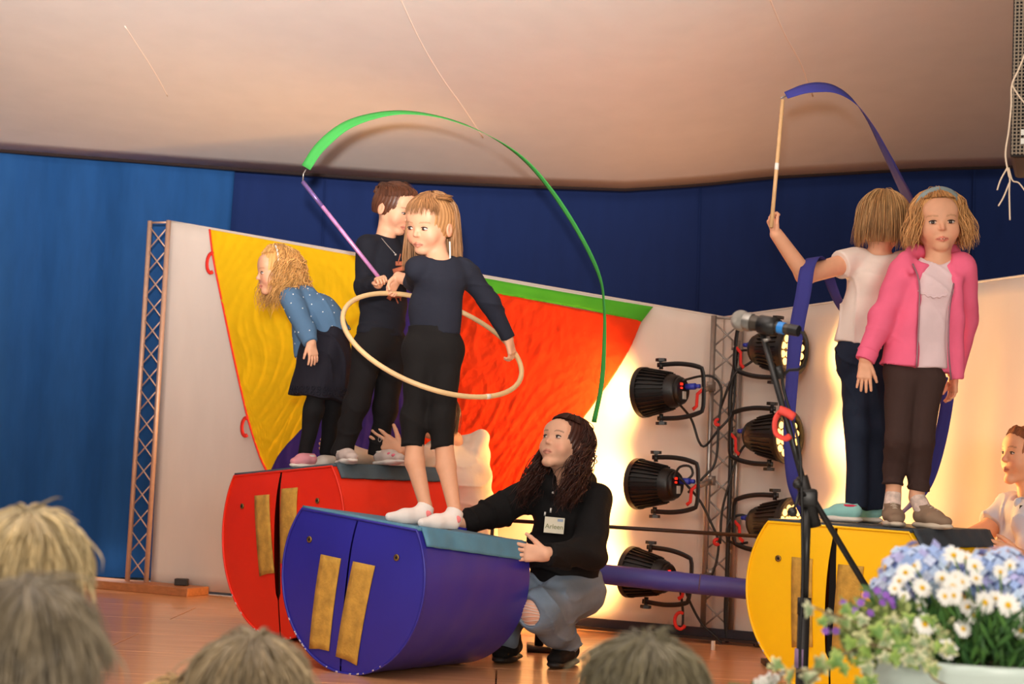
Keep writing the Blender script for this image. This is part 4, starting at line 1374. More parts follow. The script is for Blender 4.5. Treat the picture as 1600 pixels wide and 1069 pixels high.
# ================================================================== girl with the hoop, on the blue roller
def girl_hoop():
    Y = 5.97
    f = Frame(W(671, 350, Y), (-.52, -.80, -.20), (.03, -.1, 1), .224)
    hl, tl = fpt(RB, 669, 5.90), fpt(RB, 600, 5.80)
    hr, tr = fpt(RB, 715, 5.86), fpt(RB, 652, 5.74)
    root = person('girl in navy top and black capri leggings holding a wooden hoop', (hl + hr) / 2)
    neck = W(685, 410, Y)
    sL, sR = W(652, 420, Y - .04), W(726, 423, Y + .03)
    eL, wL = W(650, 442, Y + .15), W(622, 433, Y + .19)
    eR, wR = W(766, 472, Y + .07), W(794, 530, Y + .11)
    pel, wst, chs = W(678, 538, Y), W(680, 482, Y), W(687, 437, Y)
    kL, kR = W(647, 655, Y - .03), W(690, 657, Y - .04)
    hiL, hiR = W(657, 548, Y), W(699, 548, Y)
    aL = hl + V(-.012, 0, .075); aR = hr + V(-.012, 0, .075)
    cL, cR = W(648, 722, Y - .05), W(697, 728, Y - .06)
    front = V(-.25, -.95, 0)
    sk = SDF()
    head_sdf(sk, f, neck, .043)
    sk.cone(pel, chs, .07, .08, .03, .7, front); sk.cone(sL, sR, .03, .03, .03)
    sk.limb([sL, eL, wL], [.034, .027, .021]); sk.limb([sR, eR, wR], [.034, .027, .021])
    for hi, k, c, a in ((hiL, kL, cL, aL), (hiR, kR, cR, aR)):
        sk.limb([hi, k, c, a], [.05, .034, .036, .023], .012)
    sk.limb([aL, hl + (tl - hl) * .18 + V(0, 0, .026), hl + (tl - hl) * .7 + V(0, 0, .018)], [.02, .02, .013]); sk.limb([aR, hr + (tr - hr) * .18 + V(0, 0, .026), hr + (tr - hr) * .7 + V(0, 0, .018)], [.02, .02, .013])
    g1 = hoop_at(243); g2 = hoop_at(-20)
    dL = unit(g1 - wL + V(-.05, 0, -.03)); dR = unit(V(.30, .1, -.9))
    hand_sdf(sk, wL, dL, V(.1, -.35, -.95), .115, 1, (1.0, 1.05, 1.1, 1.15), .05, .6, .7)
    hand_sdf(sk, wR, dR, V(-.75, .45, -.25), .115, 1, (.75, .8, .85, .9), .08, .5, .6)
    body = sdf_obj('body', sk, .006, M_skin, root, fine=[fbox(f), hbox(wL, dL, .115), hbox(wR, dR, .115)], colf=skin_cols([f], brow=(150, 104, 66)))
    eyes(f, body, look=(.6, -.4), open_=.8)
    M_t = fabric('jersey_navy', (34, 36, 48)); M_l = fabric('leggings_black', (24, 21, 21))
    tp = SDF()
    tp.cone(W(678, 520, Y), wst, .096, .092, .03, .70, front, cuta=True).cone(wst, chs, .092, .100, .03, .70, front)
    tp.cone(sL, sR, .040, .040, .035); tp.cone(chs, W(687, 415, Y), .08, .045, .03)
    tp.limb([sL, eL, eL + (wL - eL) * .55], [.046, .038, .033], .02, cutb=True)
    tp.limb([sR, eR, wR], [.046, .036, .030], .02, cutb=True)
    tp.ell(W(684, 398, Y - .03), (.05, .05, .032), None, .01, 's')
    sdf_obj('long_sleeved_top', tp, .0052, M_t, root, folds(.0035, (24, 20, 34), 1.0))
    lg = SDF()
    lg.cone(W(678, 510, Y), pel, .095, .098, .03, .74, front, cuta=True)
    lg.cone(hiL, hiR, .062, .062, .03)
    lg.limb([hiL, kL, W(645, 697, Y - .04)], [.061, .045, .041], .03, cutb=True)
    lg.limb([hiR, kR, W(692, 699, Y - .05)], [.061, .045, .041], .03, cutb=True)
    sdf_obj('capri_leggings', lg, .0052, M_l, root, folds(.0022, (26, 20, 24), 2.0))
    M_sock = fabric('sock_white', (236, 226, 220)); M_heart = mat('sock_pink', srgb(240, 130, 130), rough=.9)
    for h_, t_, a_ in ((hl, tl, aL), (hr, tr, aR)):
        s = SDF(); sock_foot(s, h_, t_, a_, .068, .030)
        so = sdf_obj('sock', s, .0035, M_sock, root)
        hc = h_ + V(-.012, -.034, .038)
        for dx in (-.011, .011):
            pass
        MB().sphere(hc + V(-.011, 0, .008), (.015, .006, .014), 12, 8).sphere(hc + V(.011, 0, .008), (.015, .006, .014), 12, 8).sphere(hc + V(0, 0, -.008), (.013, .006, .017), 12, 8).build('pink_heart', M_heart, so)
    col = (176, 126, 80)
    cap = cap_sdf(f, face=(0, .58, -.20), fr=(.40, .34, .42), low=-.22)
    def st(mb, cols, rng):
        back = [fall(math.radians(a), -1.0, flare=.05, inward=.15) for a in (100, 130, 155, 180, 205, 230, 246)]
        strands(mb, cols, back, f, 330, .016, col, rng, .03, .05)
        side = [fall(math.radians(a), -.92, flare=.12, fwd=.06) for a in (72, 88)]
        strands(mb, cols, side, f, 70, .014, col, rng, .02, .05)
        side = [fall(math.radians(a), -.95, flare=.05, fwd=-.02) for a in (-114, -126, -140)]
        strands(mb, cols, side, f, 90, .014, col, rng, .02, .05)
        bang = [[ray_cap(math.radians(a * .5), math.radians(80)), ray_cap(math.radians(a * .8), math.radians(50)), ray_cap(math.radians(a), math.radians(28), 1.02), ray_cap(math.radians(a), math.radians(8), 1.02) + np.array((0, .01, .0)), ray_cap(math.radians(a), math.radians(2), 1.0)] for a in (-58, -40, -20, 0, 20, 40, 60)]
        strands(mb, cols, bang, f, 260, .015, (150, 104, 64), rng, .015, .010)
        # the half-up plait at the back of the crown
        pl = [ray_cap(math.radians(-60), math.radians(50), 1.05), ray_cap(math.radians(-95), math.radians(45), 1.08), ray_cap(math.radians(-130), math.radians(35), 1.08)]
        strands(mb, cols, [pl, pl], f, 40, .02, (150, 104, 64), rng, .03, .02)
    hair_obj(f, root, cap, col, st, 3)
    # white bead string hanging in the hair
    pts = catmull([f.w(-.40, -.02, -.28), f.w(-.42, 0, -.6), f.w(-.40, .02, -.95), f.w(-.44, .03, -1.15)], 20)
    MB().tube(pts, .0035, 6).build('hair_string', mat('string_white', srgb(235, 228, 215), rough=.6), root)
girl_hoop()

# ================================================================== girl in the pink jacket, on the yellow roller
def girl_pink():
    Y = 5.78
    f = Frame(W(1466, 347, Y), (-.10, -.97, .0), (-.06, 0, 1), .226)
    hl, tl = fpt(RY, 1391, Y + .02), fpt(RY, 1402, Y - .15)
    hr, tr = fpt(RY, 1433, Y + .0), fpt(RY, 1484, Y - .13)
    root = person('girl in bright pink zip jacket and brown trousers facing the hall', (hl + hr) / 2)
    neck = W(1466, 402, Y)
    sL, sR = W(1412, 424, Y), W(1503, 418, Y)
    eL, wL = W(1378, 498, Y - .02), W(1352, 562, Y - .04)
    eR, wR = W(1508, 505, Y + .08), W(1490, 585, Y + .10)
    pel, wst, chs = W(1424, 572, Y), W(1440, 510, Y), W(1455, 450, Y)
    hiL, hiR = W(1409, 592, Y), W(1448, 592, Y)
    kL, kR = W(1402, 685, Y - .04), W(1440, 690, Y - .03)
    cL, cR = W(1397, 730, Y), W(1437, 735, Y)
    aL, aR = W(1396, 772, Y + .01), W(1432, 778, Y)
    front = V(-.05, -1, 0)
    sk = SDF(); head_sdf(sk, f, neck, .046)
    sk.cone(pel, chs, .07, .085, .03, .7, front); sk.cone(sL, sR, .03, .03, .03)
    sk.limb([sL, eL, wL], [.034, .027, .022]); sk.limb([sR, eR, wR], [.034, .027, .022])
    sk.limb([hiL, kL, cL, aL], [.05, .034, .034, .026]); sk.limb([hiR, kR, cR, aR], [.05, .034, .034, .026])
    sk.cone(aL, hl + (tl - hl) * .3 + V(0, 0, .03), .024, .02); sk.cone(aR, hr + (tr - hr) * .3 + V(0, 0, .03), .024, .02)
    dL, dR = V(-.06, -.12, -1), V(.0, .1, -1)
    hand_sdf(sk, wL + V(0, 0, -.01), dL, V(.25, .95, 0), .118, 1, (.12, .12, .15, .2), .10, .1, .5)
    hand_sdf(sk, wR + V(0, 0, -.01), dR, V(-.9, -.3, 0), .112, 1, (.35, .4, .45, .5), .04, .3, .4)
    # parted lips
    body = sdf_obj('body', sk, .006, M_skin, root, fine=[fbox(f), hbox(wL, dL, .118), hbox(wR, dR, .112)], colf=skin_cols([f], brow=(170, 122, 80), lip=(206, 84, 76)))
    eyes(f, body, look=(.3, 0), open_=.85)
    MB().box(f.w(0, .354, -.326), (.06 * f.H, .012 * f.H, .018 * f.H), f.A).build('teeth', mat('teeth', srgb(238, 230, 214), rough=.3), body, bevel=.001)
    M_bl = fabric('blouse_lilac', (226, 200, 204)); M_j = fabric('jacket_pink', (234, 104, 138)); M_tr = fabric('trousers_brown', (62, 44, 40))
    b = SDF()
    b.cone(W(1440, 576, Y), wst, .098, .090, .03, .68, front, cuta=True).cone(wst, chs, .090, .094, .03, .68, front)
    b.cone(sL + V(.03, 0, 0), sR - V(.03, 0, 0), .034, .034, .03); b.cone(chs, W(1463, 418, Y), .08, .05, .03)
    b.ell(W(1464, 398, Y - .04), (.058, .055, .034), None, .008, 's')
    bo = sdf_obj('blouse', b, .0052, M_bl, root, folds(.003, (60, 20, 14), .5))
    # smocked yoke edge
    yk = [V(x, 0, 0) for x in ()]
    pts = catmull([W(1434, 455, Y - .068), W(1450, 462, Y - .074), W(1466, 464, Y - .074), W(1486, 458, Y - .066)], 24)
    MB().tube(pts + np.array([[0, 0, .003 * math.sin(i * 1.6)] for i in range(24)]), .004, 6).build('yoke_ruffle', M_bl, bo)
    j = SDF()
    j.cone(W(1431, 576, Y), wst, .127, .110, .03, .72, front, cuta=True).cone(wst, chs, .108, .110, .03, .72, front)
    j.cone(sL, sR, .045, .045, .035); j.cone(chs, W(1462, 425, Y), .09, .06, .03)
    j.ell(W(1462, 396, Y - .03), (.066, .09, .05), None, .01, 's')
    # open front
    fo = V(0, -.140, 0)
    j.cone(W(1464, 380, Y) + fo, W(1459, 450, Y) + fo, .085, .100, .008, op='s')
    j.cone(W(1459, 450, Y) + fo, W(1460, 620, Y) + fo, .100, .108, .008, op='s')
    j.limb([sL, eL, wL + V(0, 0, -.0)], [.054, .045, .034], .02, cutb=True)
    j.limb([sR, eR, wR], [.054, .045, .034], .02, cutb=True)
    # collar of the hood lying on the shoulders
    j.cone(W(1414, 404, Y + .0), W(1428, 394, Y + .045), .022, .026, .02); j.cone(W(1428, 394, Y + .045), W(1488, 396, Y + .06), .026, .026, .02); j.cone(W(1488, 396, Y + .06), W(1506, 415, Y + .01), .026, .018, .02)
    j.cone(W(1414, 404, Y + .0), W(1424, 424, Y - .07), .020, .013, .02)
    # hanging right front panel
    j.cone(W(1496, 440, Y - .05), W(1496, 594, Y - .02), .022, .026, .02, cutb=True)
    jo = sdf_obj('zip_jacket', j, .005, M_j, root, folds(.0030, (26, 20, 30), 3.0))
    M_zip = mat('zip_grey', srgb(150, 110, 120), rough=.4, metal=.4)
    MB().tube(catmull([W(1426, 412, Y - .080), W(1436, 440, Y - .086), W(1436, 490, Y - .088), W(1432, 574, Y - .088)], 24), .0032, 6).build('zip', M_zip, jo)
    MB().tube(catmull([W(1494, 425, Y - .05), W(1484, 480, Y - .080), W(1482, 540, Y - .082), W(1486, 594, Y - .06)], 24), .0032, 6).build('zip', M_zip, jo)
    cu = SDF().cone(wL + unit(eL - wL) * .035, wL + unit(wL - eL) * .004, .038, .036, .005, cutb=True, cuta=True)
    sdf_obj('cuff', cu, .004, M_j, jo)
    hb2 = SDF().cone(W(1410, 573, Y - .0), W(1410, 562, Y), .094, .094, .005, .8, front, cutb=True, cuta=True)
    t = SDF()
    t.cone(W(1432, 566, Y), pel, .084, .092, .03, .68, front, cuta=True); t.cone(hiL, hiR, .062, .062, .03)
    t.limb([hiL, kL, cL, W(1395, 757, Y)], [.064, .047, .039, .037], .014, cutb=True)
    t.limb([hiR, kR, cR, W(1435, 766, Y)], [.064, .047, .039, .037], .014, cutb=True)
    sdf_obj('trousers', t, .0052, M_tr, root, folds(.0034, (24, 20, 26), 5.0))
    M_sk = mat('sock_spotted', srgb(214, 190, 178), rough=.9, noise=.3, nscale=60)
    M_sh = fabric('shoe_taupe', (142, 118, 98), bscale=60); M_so = mat('sole_cream', srgb(206, 190, 170), rough=.7); M_lc = mat('laces_cream', srgb(190, 172, 152), rough=.8)
    for h_, t_, a_ in ((hl, tl, aL), (hr, tr, aR)):
        s = SDF().cone(h_ + V(0, 0, .06) + (t_ - h_) * .2, a_ + V(0, 0, .004), .032, .029, .01, cutb=True)
        sdf_obj('sock', s, .004, M_sk, root)
        shoe(root, h_, t_, a_, .078, .082, M_sh, M_so, laces=M_lc)
    col = (206, 152, 96)
    cap = cap_sdf(f, face=(0, .57, -.16), fr=(.385, .34, .46), low=-.34)
    def st(mb, cols, rng):
        back = [fall(math.radians(a), -.50, flare=.22, inward=.05) for a in (75, 100, 130, 160, 180, 200, 230, 260, 285)]
        strands(mb, cols, back, f, 420, .017, col, rng, .03, .06, .035, 9)
        for sgn in (1, -1):
            side = [fall(math.radians(a * sgn), -.46, flare=.30, fwd=.05, part=.0) for a in (58, 72, 88)]
            strands(mb, cols, side, f, 120, .016, col, rng, .03, .06, .04, 9)
        top = [[ray_cap(math.radians(a), math.radians(p_), 1.03) for p_ in (34, 55, 75)] + [ray_cap(math.radians(a + 180), math.radians(60), 1.05)] for a in (-60, -30, 0, 30, 60)]
        strands(mb, cols, top, f, 130, .014, col, rng, .02, .03)
    hair_obj(f, root, cap, col, st, 5)
    hb_p = [ray_cap(math.radians(a), math.radians(52 - abs(a) * .12), 1.07) for a in (-88, -60, -30, 0, 30, 60, 88)]
    hb_p = [np.array((.375 * math.sin(t), .17 - .16 * (1 - math.cos(t)), .115 + .385 * math.cos(t))) for t in np.linspace(-1.5, 1.5, 24)]
    MB().tube(np.array([f.w(*p) for p in hb_p]), .0135, 8, flat=.9).build('headband', mat('headband_grey', srgb(140, 156, 158), rough=.5), root)
girl_pink()

# ================================================================== girl in white T-shirt seen from behind, wand raised
def girl_white():
    Y = 6.02
    f = Frame(W(1380, 348, Y), (.25, .97, .02), (.02, 0, 1), .222)
    hl, tl = fpt(RY, 1342, Y - .04), fpt(RY, 1284, Y + .02)
    hr, tr = fpt(RY, 1372, Y + .02), fpt(RY, 1330, Y + .14)
    root = person('girl in white T-shirt and dark jeans with her back turned, raising a wand', (hl + hr) / 2)
    neck = W(1372, 398, Y)
    sL, sR = W(1334, 408, Y), W(1410, 412, Y)
    eL, wL = W(1258, 430, Y - .12), W(1213, 366, Y - .20)
    eR, wR = W(1420, 480, Y + .1), W(1400, 530, Y + .16)
    pel, wst, chs = W(1350, 545, Y), W(1356, 490, Y), W(1366, 435, Y)
    hiL, hiR = W(1335, 560, Y), W(1372, 560, Y)
    kL, kR = W(1339, 670, Y), W(1372, 672, Y + .02)
    aL, aR = W(1338, 778, Y - .01), W(1368, 780, Y + .03)
    front = V(-.2, -1, 0)
    sk = SDF(); head_sdf(sk, f, neck, .043)
    sk.cone(pel, chs, .07, .085, .03, .7, front); sk.cone(sL, sR, .03, .03, .03)
    sk.limb([sL, eL, wL], [.040, .034, .024], .02); sk.limb([sR, eR, wR], [.036, .03, .022])
    sk.limb([hiL, kL, aL], [.05, .034, .026]); sk.limb([hiR, kR, aR], [.05, .034, .026])
    dL = unit(V(-.25, -.02, 1)); dR = V(-.4, .2, -.9)
    hand_sdf(sk, wL, unit(V(-.42, -.05, .9)), V(.85, .2, .35), .115, -1, (1.0, 1.05, 1.1, 1.1), .04, .4, .4)
    hand_sdf(sk, wR, dR, V(-.9, .3, 0), .11, 1)
    body = sdf_obj('body', sk, .006, M_skin, root, fine=[fbox(f), hbox(wL, dL, .118)], colf=skin_cols([f]))
    M_w = fabric('tshirt_white', (232, 216, 206)); M_d = fabric('denim_dark', (30, 38, 56), bscale=50)
    t = SDF()
    t.cone(W(1346, 540, Y), wst, .102, .092, .03, .68, front, cuta=True).cone(wst, chs, .092, .096, .03, .68, front)
    t.cone(sL, sR, .042, .042, .035); t.cone(chs, W(1372, 415, Y), .085, .05, .03)
    t.cone(sL, sL + (eL - sL) * .30, .052, .054, .02, cutb=True); t.cone(sR, sR + (eR - sR) * .4, .05, .052, .02, cutb=True)
    t.ell(W(1374, 394, Y), (.05, .05, .028), None, .01, 's')
    sdf_obj('tshirt', t, .0052, M_w, root, folds(.0042, (26, 20, 24), 6.0))
    j = SDF()
    j.cone(W(1350, 530, Y), pel, .090, .094, .03, .75, front, cuta=True); j.cone(hiL, hiR, .062, .062, .03)
    j.limb([hiL, kL, W(1337, 794, Y - .01)], [.062, .044, .040], .03, cutb=True)
    j.limb([hiR, kR, W(1368, 796, Y + .03)], [.062, .044, .040], .03, cutb=True)
    sdf_obj('jeans', j, .0052, M_d, root, folds(.0034, (26, 20, 28), 7.0))
    M_sh = fabric('shoe_mint', (150, 206, 200), bscale=60); M_so = mat('sole_pale', srgb(224, 214, 204), rough=.7); M_pk = mat('collar_pink', srgb(220, 40, 80), rough=.7)
    shoe(root, hl, tl, aL, .075, .062, M_sh, M_so, collar=M_pk); shoe(root, hr, tr, aR, .075, .062, M_sh, M_so, collar=M_pk)
    col = (178, 132, 84)
    cap = cap_sdf(f, low=-.36)
    def st(mb, cols, rng):
        back = [fall(math.radians(a), -.50, flare=.10, inward=.05) for a in range(65, 300, 18)]
        strands(mb, cols, back, f, 560, .017, col, rng, .03, .05)
        strands(mb, cols, [fall(math.radians(a), -.30, flare=.05, g=1.04) for a in range(90, 275, 20)], f, 120, .013, (204, 160, 108), rng, .03, .06)
    hair_obj(f, root, cap, col, st, 7)
girl_white()

# ================================================================== girl with curly hair leaning forward, on the red roller
def girl_curly():
    Y = 6.92
    f = Frame(W(432, 424, Y), (-.93, -.36, -.06), (.05, 0, 1), .205)
    hl, tl = fpt(RD, 484, Y - .02), fpt(RD, 452, Y - .10)
    hr, tr = fpt(RD, 515, Y + .10), fpt(RD, 486, Y + .04)
    root = person('girl with curly blonde hair, denim-blue jumper and dark skirt, bending forward', (hl + hr) / 2)
    neck = W(452, 452, Y)
    sL, sR = W(455, 468, Y - .09), W(462, 460, Y + .09)
    eL, wL = W(478, 515, Y - .14), W(486, 536, Y - .17)
    eR, wR = W(470, 520, Y + .12), W(470, 560, Y + .1)
    chs, wst, pel = W(472, 472, Y), W(505, 492, Y), W(518, 525, Y)
    hiL, hiR = W(508, 555, Y - .045), W(522, 555, Y + .045)
    kL, kR = W(490, 640, Y - .05), W(520, 640, Y + .07)
    aL, aR = W(477, 708, Y - .02), W(510, 706, Y + .10)
    sk = SDF(); head_sdf(sk, f, neck, .040)
    sk.cone(pel, chs, .06, .07, .03); sk.cone(sL, sR, .03, .03, .03)
    sk.limb([sL, eL, wL], [.034, .027, .022]); sk.limb([sR, eR, wR], [.034, .027, .022])
    sk.limb([hiL, kL, aL], [.05, .034, .026]); sk.limb([hiR, kR, aR], [.05, .034, .026])
    dL = V(.25, -.1, -1)
    hand_sdf(sk, wL, dL, V(-.6, .75, 0), .108, -1, (.25, .3, .3, .35), .10, .2, .5)
    body = sdf_obj('body', sk, .006, M_skin, root, fine=[fbox(f), hbox(wL, dL, .112)], colf=skin_cols([f], brow=(160, 112, 70)))
    eyes(f, body, look=(0, 0), open_=.8)
    M_t = fabric('jumper_denim_blue', (82, 112, 142)); M_s = fabric('skirt_navy', (30, 28, 38)); M_l = fabric('tights_black', (22, 20, 22))
    t = SDF()
    dirb = unit(pel - wst)
    t.cone(W(520, 526, Y), wst, .094, .090, .03, .82, V(.5, 0, .8), cuta=True).cone(wst, chs, .086, .084, .03, .85, V(.4, 0, .9))
    t.cone(sL, sR, .042, .042, .03); t.cone(chs, W(456, 456, Y), .07, .042, .03)
    t.limb([sL, eL, wL], [.050, .040, .031], .02, cutb=True)
    t.limb([sR, eR, wR], [.046, .038, .030], .02, cutb=True)
    jo = sdf_obj('jumper', t, .005, M_t, root, folds(.0035, (30, 20, 30), 8.0))
    rng = random.Random(12)
    M_dot = mat('dot_white', srgb(214, 218, 222), rough=.8)
    v = np.array([q.co[:] for q in jo.data.vertices]); nn = np.array([q.normal[:] for q in jo.data.vertices])
    wl_ = v + world_loc(root)
    cand = [i for i in range(len(v)) if nn[i][1] < -.15]
    rng.shuffle(cand); chosen = []
    for i in cand:
        if all(np.linalg.norm(wl_[i] - wl_[c]) > .034 for c in chosen): chosen.append(i)
        if len(chosen) > 46: break
    for i in chosen:
        MB().lathe([(.0004, 0), (.0034, 0), (.0030, .0014), (.0004, .0016)], wl_[i] - nn[i] * .0004, nn[i], 6).build('dot', M_dot, jo)
    s = SDF()
    wa, he = W(516, 512, Y), W(497, 622, Y)
    s.cone(wa, W(508, 560, Y), .090, .114, .03, cuta=True); s.cone(W(508, 560, Y), he, .114, .124, .02, cutb=True)
    so = sdf_obj('skirt', s, .005, M_s, root, folds(.006, (42, 20, 6), 9.0))
    # lace eyelets along the hem
    for k in range(16):
        a = math.pi * (1.02 + .96 * k / 15)
        for row in range(2):
            c = he + unit(wa - he) * (.016 + .022 * row)
            p = c + V(math.cos(a) * .124, math.sin(a) * .124, 0)
            n_ = unit(V(math.cos(a), math.sin(a), 0))
            MB().tube(np.array([p + n_ * .003 + (V(-n_[1], n_[0], 0) * math.cos(q) + V(0, 0, 1) * math.sin(q)) * .0075 for q in np.linspace(0, 2 * math.pi, 10, endpoint=False)]), .0022, 5, closed=True).build('lace_ring', M_s, so)
    l = SDF()
    l.limb([hiL, kL, aL], [.048, .040, .031], .03); l.limb([hiR, kR, aR], [.048, .040, .031], .03)
    sdf_obj('tights', l, .006, M_l, root, folds(.002, (20, 20, 26), 2.0))
    M_sh = fabric('shoe_pink', (224, 150, 160)); M_so = mat('sole_white2', srgb(226, 216, 206), rough=.7)
    shoe(root, hl, tl, aL, .070, .055, M_sh, M_so, collar=M_so); shoe(root, hr, tr, aR, .070, .055, M_so, M_so)
    col = (212, 158, 92)
    cap = cap_sdf(f, face=(0, .58, -.16), fr=(.40, .34, .45), low=-.36)
    def st(mb, cols, rng):
        back = [fall(math.radians(a), -.72, flare=.22, inward=-.02) for a in (80, 105, 130, 155, 180, 205, 230, 255, 280)]
        strands(mb, cols, back, f, 330, .018, col, rng, .04, .10, .085, 22, seg=24)
        for sgn in (1, -1):
            side = [fall(math.radians(a * sgn), -.80, flare=.25, fwd=.20) for a in (80, 92, 104)]
            strands(mb, cols, side, f, 120, .017, col, rng, .04, .10, .085, 15, seg=20)
        fr_ = [[ray_cap(math.radians(a), math.radians(p_), 1.03) for p_ in (38, 55, 75)] + [ray_cap(math.radians(a + 180), math.radians(55), 1.06)] for a in (-60, -30, 0, 30, 60)]
        strands(mb, cols, fr_, f, 130, .014, col, rng, .02, .04, .03, 10)
    hair_obj(f, root, cap, col, st, 9)
    hb_p = [f.w(.44 * math.sin(t), .06, .115 + .44 * math.cos(t)) for t in np.linspace(-1.6, 1.6, 24)]
    MB().tube(np.array(hb_p), .004, 6).build('hairband', mat('hairband_white', srgb(226, 220, 210), rough=.5), root)
girl_curly()

# ================================================================== dark-haired girl holding the pink wand, on the red roller
def girl_dark():
    Y = 6.72
    f = Frame(W(619, 325, Y), (.80, -.55, -.28), (.02, 0, 1), .215)
    hl, tl = fpt(RD, 527, Y + .0), fpt(RD, 548, Y - .15)
    hr, tr = fpt(RD, 583, Y + .08), fpt(RD, 625, Y - .05)
    root = person('girl with dark tied-back hair and black clothes holding the pink wand', (hl + hr) / 2)
    neck = W(603, 368, Y)
    sL, sR = W(574, 384, Y - .05), W(630, 384, Y + .09)
    eL, wL = W(570, 447, Y - .08), W(591, 443, Y - .20)
    eR, wR = W(650, 440, Y + .1), W(640, 420, Y - .04)
    chs, wst, pel = W(602, 410, Y), W(600, 470, Y), W(592, 530, Y)
    hiL, hiR = W(576, 545, Y - .02), W(612, 545, Y + .06)
    kL, kR = W(556, 635, Y - .03), W(602, 640, Y + .06)
    aL, aR = W(533, 706, Y), W(590, 704, Y + .08)
    front = V(.55, -.83, 0)
    sk = SDF(); head_sdf(sk, f, neck, .042)
    sk.cone(pel, chs, .07, .08, .03, .7, front); sk.cone(sL, sR, .03, .03, .03)
    sk.limb([sL, eL, wL], [.034, .027, .022]); sk.limb([sR, eR, wR], [.034, .027, .022])
    sk.limb([hiL, kL, aL], [.05, .034, .026]); sk.limb([hiR, kR, aR], [.05, .034, .026])
    dL = unit(V(.1, -.45, .15))
    hand_sdf(sk, wL, dL, V(.35, .0, -.9), .112, -1, (1.05, 1.1, 1.1, 1.15), .04, .5, .5)
    body = sdf_obj('body', sk, .006, M_skin, root, fine=[fbox(f), hbox(wL, dL, .115)], colf=skin_cols([f], brow=(90, 56, 38)))
    eyes(f, body, look=(0, -.5), open_=.55)
    M_t = fabric('top_black', (26, 27, 36)); M_l = fabric('trousers_black', (24, 21, 22))
    t = SDF()
    t.cone(W(594, 524, Y), wst, .104, .098, .03, .74, front, cuta=True).cone(wst, chs, .098, .100, .03, .74, front)
    t.cone(sL, sR, .042, .042, .035); t.cone(chs, W(603, 380, Y), .08, .045, .03)
    t.limb([sL, eL, wL], [.048, .040, .030], .02, cutb=True); t.limb([sR, eR, wR], [.048, .040, .030], .02, cutb=True)
    t.ell(W(606, 362, Y - .02), (.045, .045, .026), None, .01, 's')
    to = sdf_obj('long_sleeved_top', t, .0052, M_t, root, folds(.003, (24, 20, 30), 4.0))
    # brown deer print on the chest
    M_pr = mat('print_brown', srgb(176, 96, 66), rough=.9)
    pc = lambda a, b: W(a, b, Y - .108)
    pr = MB()
    for a, b, r in (((626, 397), (622, 412), .009), ((633, 395), (628, 412), .009), ((618, 412), (634, 412), .010), ((614, 424), (634, 418), .010), ((620, 428), (622, 440), .008)):
        pr.tube([pc(*a), pc(*b)], r, 6, flat=.3)
    for a, b in (((610, 462), (628, 462)), ((614, 455), (622, 474)), ((624, 456), (626, 470)), ((612, 460), (607, 468))):
        pr.tube([pc(*a), pc(*b)], .010, 6, flat=.3)
    pr.build('chest_print', M_pr, to)
    MB().tube(catmull([W(596, 372, Y - .06), W(606, 384, Y - .09), W(617, 396, Y - .11)], 10), .0016, 5).sphere(W(618, 398, Y - .112), .005, 8, 6).build('necklace', mat('necklace_silver', srgb(210, 206, 200), rough=.3, metal=.8), root)
    l = SDF()
    l.cone(W(594, 512, Y), pel, .096, .098, .03, .78, front, cuta=True); l.cone(hiL, hiR, .062, .062, .03)
    l.limb([hiL, kL, aL + V(-.002, 0, -.02)], [.068, .050, .042], .03, cutb=True); l.limb([hiR, kR, aR + V(0, 0, -.02)], [.068, .048, .040], .03, cutb=True)
    sdf_obj('trousers', l, .0055, M_l, root, folds(.003, (20, 20, 26), 3.0))
    M_sh = fabric('shoe_grey', (206, 188, 180)); M_so = mat('sole_white', srgb(224, 214, 206), rough=.7); M_pk = mat('shoe_pink_patch', srgb(226, 110, 130), rough=.7)
    shoe(root, hl, tl, aL, .072, .055, M_sh, M_so, collar=M_so)
    s2 = shoe(root, hr, tr, aR, .072, .058, M_sh, M_so, collar=M_so)
    for k, (a, hh) in enumerate(((.3, .05), (.5, .048), (.66, .04), (.42, .035))):
        p = hr + (tr - hr) * a + V(0, -.034, hh)
        MB().sphere(p, (.010, .008, .007), 8, 6).build('patch', M_pk, s2)
    col = (88, 50, 32)
    cap = cap_sdf(f, face=(0, .60, -.20), fr=(.40, .34, .44), low=-.20)
    def st(mb, cols, rng):
        bun = np.array((.02, -.50, .22))
        gl = []
        for a in (-110, -80, -55, -30, 0, 30, 55, 80, 110):
            p0 = ray_cap(math.radians(a), math.radians(30 - abs(a) * .25), 1.0)
            p1 = ray_cap(math.radians(a * 1.15), math.radians(50 - abs(a) * .2), 1.03)
            p2 = ray_cap(math.radians(180 - (180 - abs(a)) * .25 if a >= 0 else -180 + (180 - abs(a)) * .25), math.radians(35), 1.03)
            gl.append([p0, p1, p2, bun])
        strands(mb, cols, gl, f, 330, .015, col, rng, .02, .02)
        for k in range(70):
            a0 = rng.random() * 6.28; pts = []
            for t in np.linspace(0, 3.2, 9):
                pts.append(bun + np.array((.10 * math.cos(a0 + t), -.05 + .05 * rng.random(), .10 * math.sin(a0 + t))))
            strands(mb, cols, [pts, pts], f, 1, .022, col, rng, .02, .01)
        wisp = [fall(math.radians(a), -.25, g=1.03) for a in (-75, -65)]
        strands(mb, cols, wisp, f, 8, .006, col, rng, .02, .05)
    hair_obj(f, root, cap, col, st, 11)
    MB().sphere(f.w(-.395, -.03, -.13), .005, 8, 6).build('earring', M_alu2, body)
girl_dark()
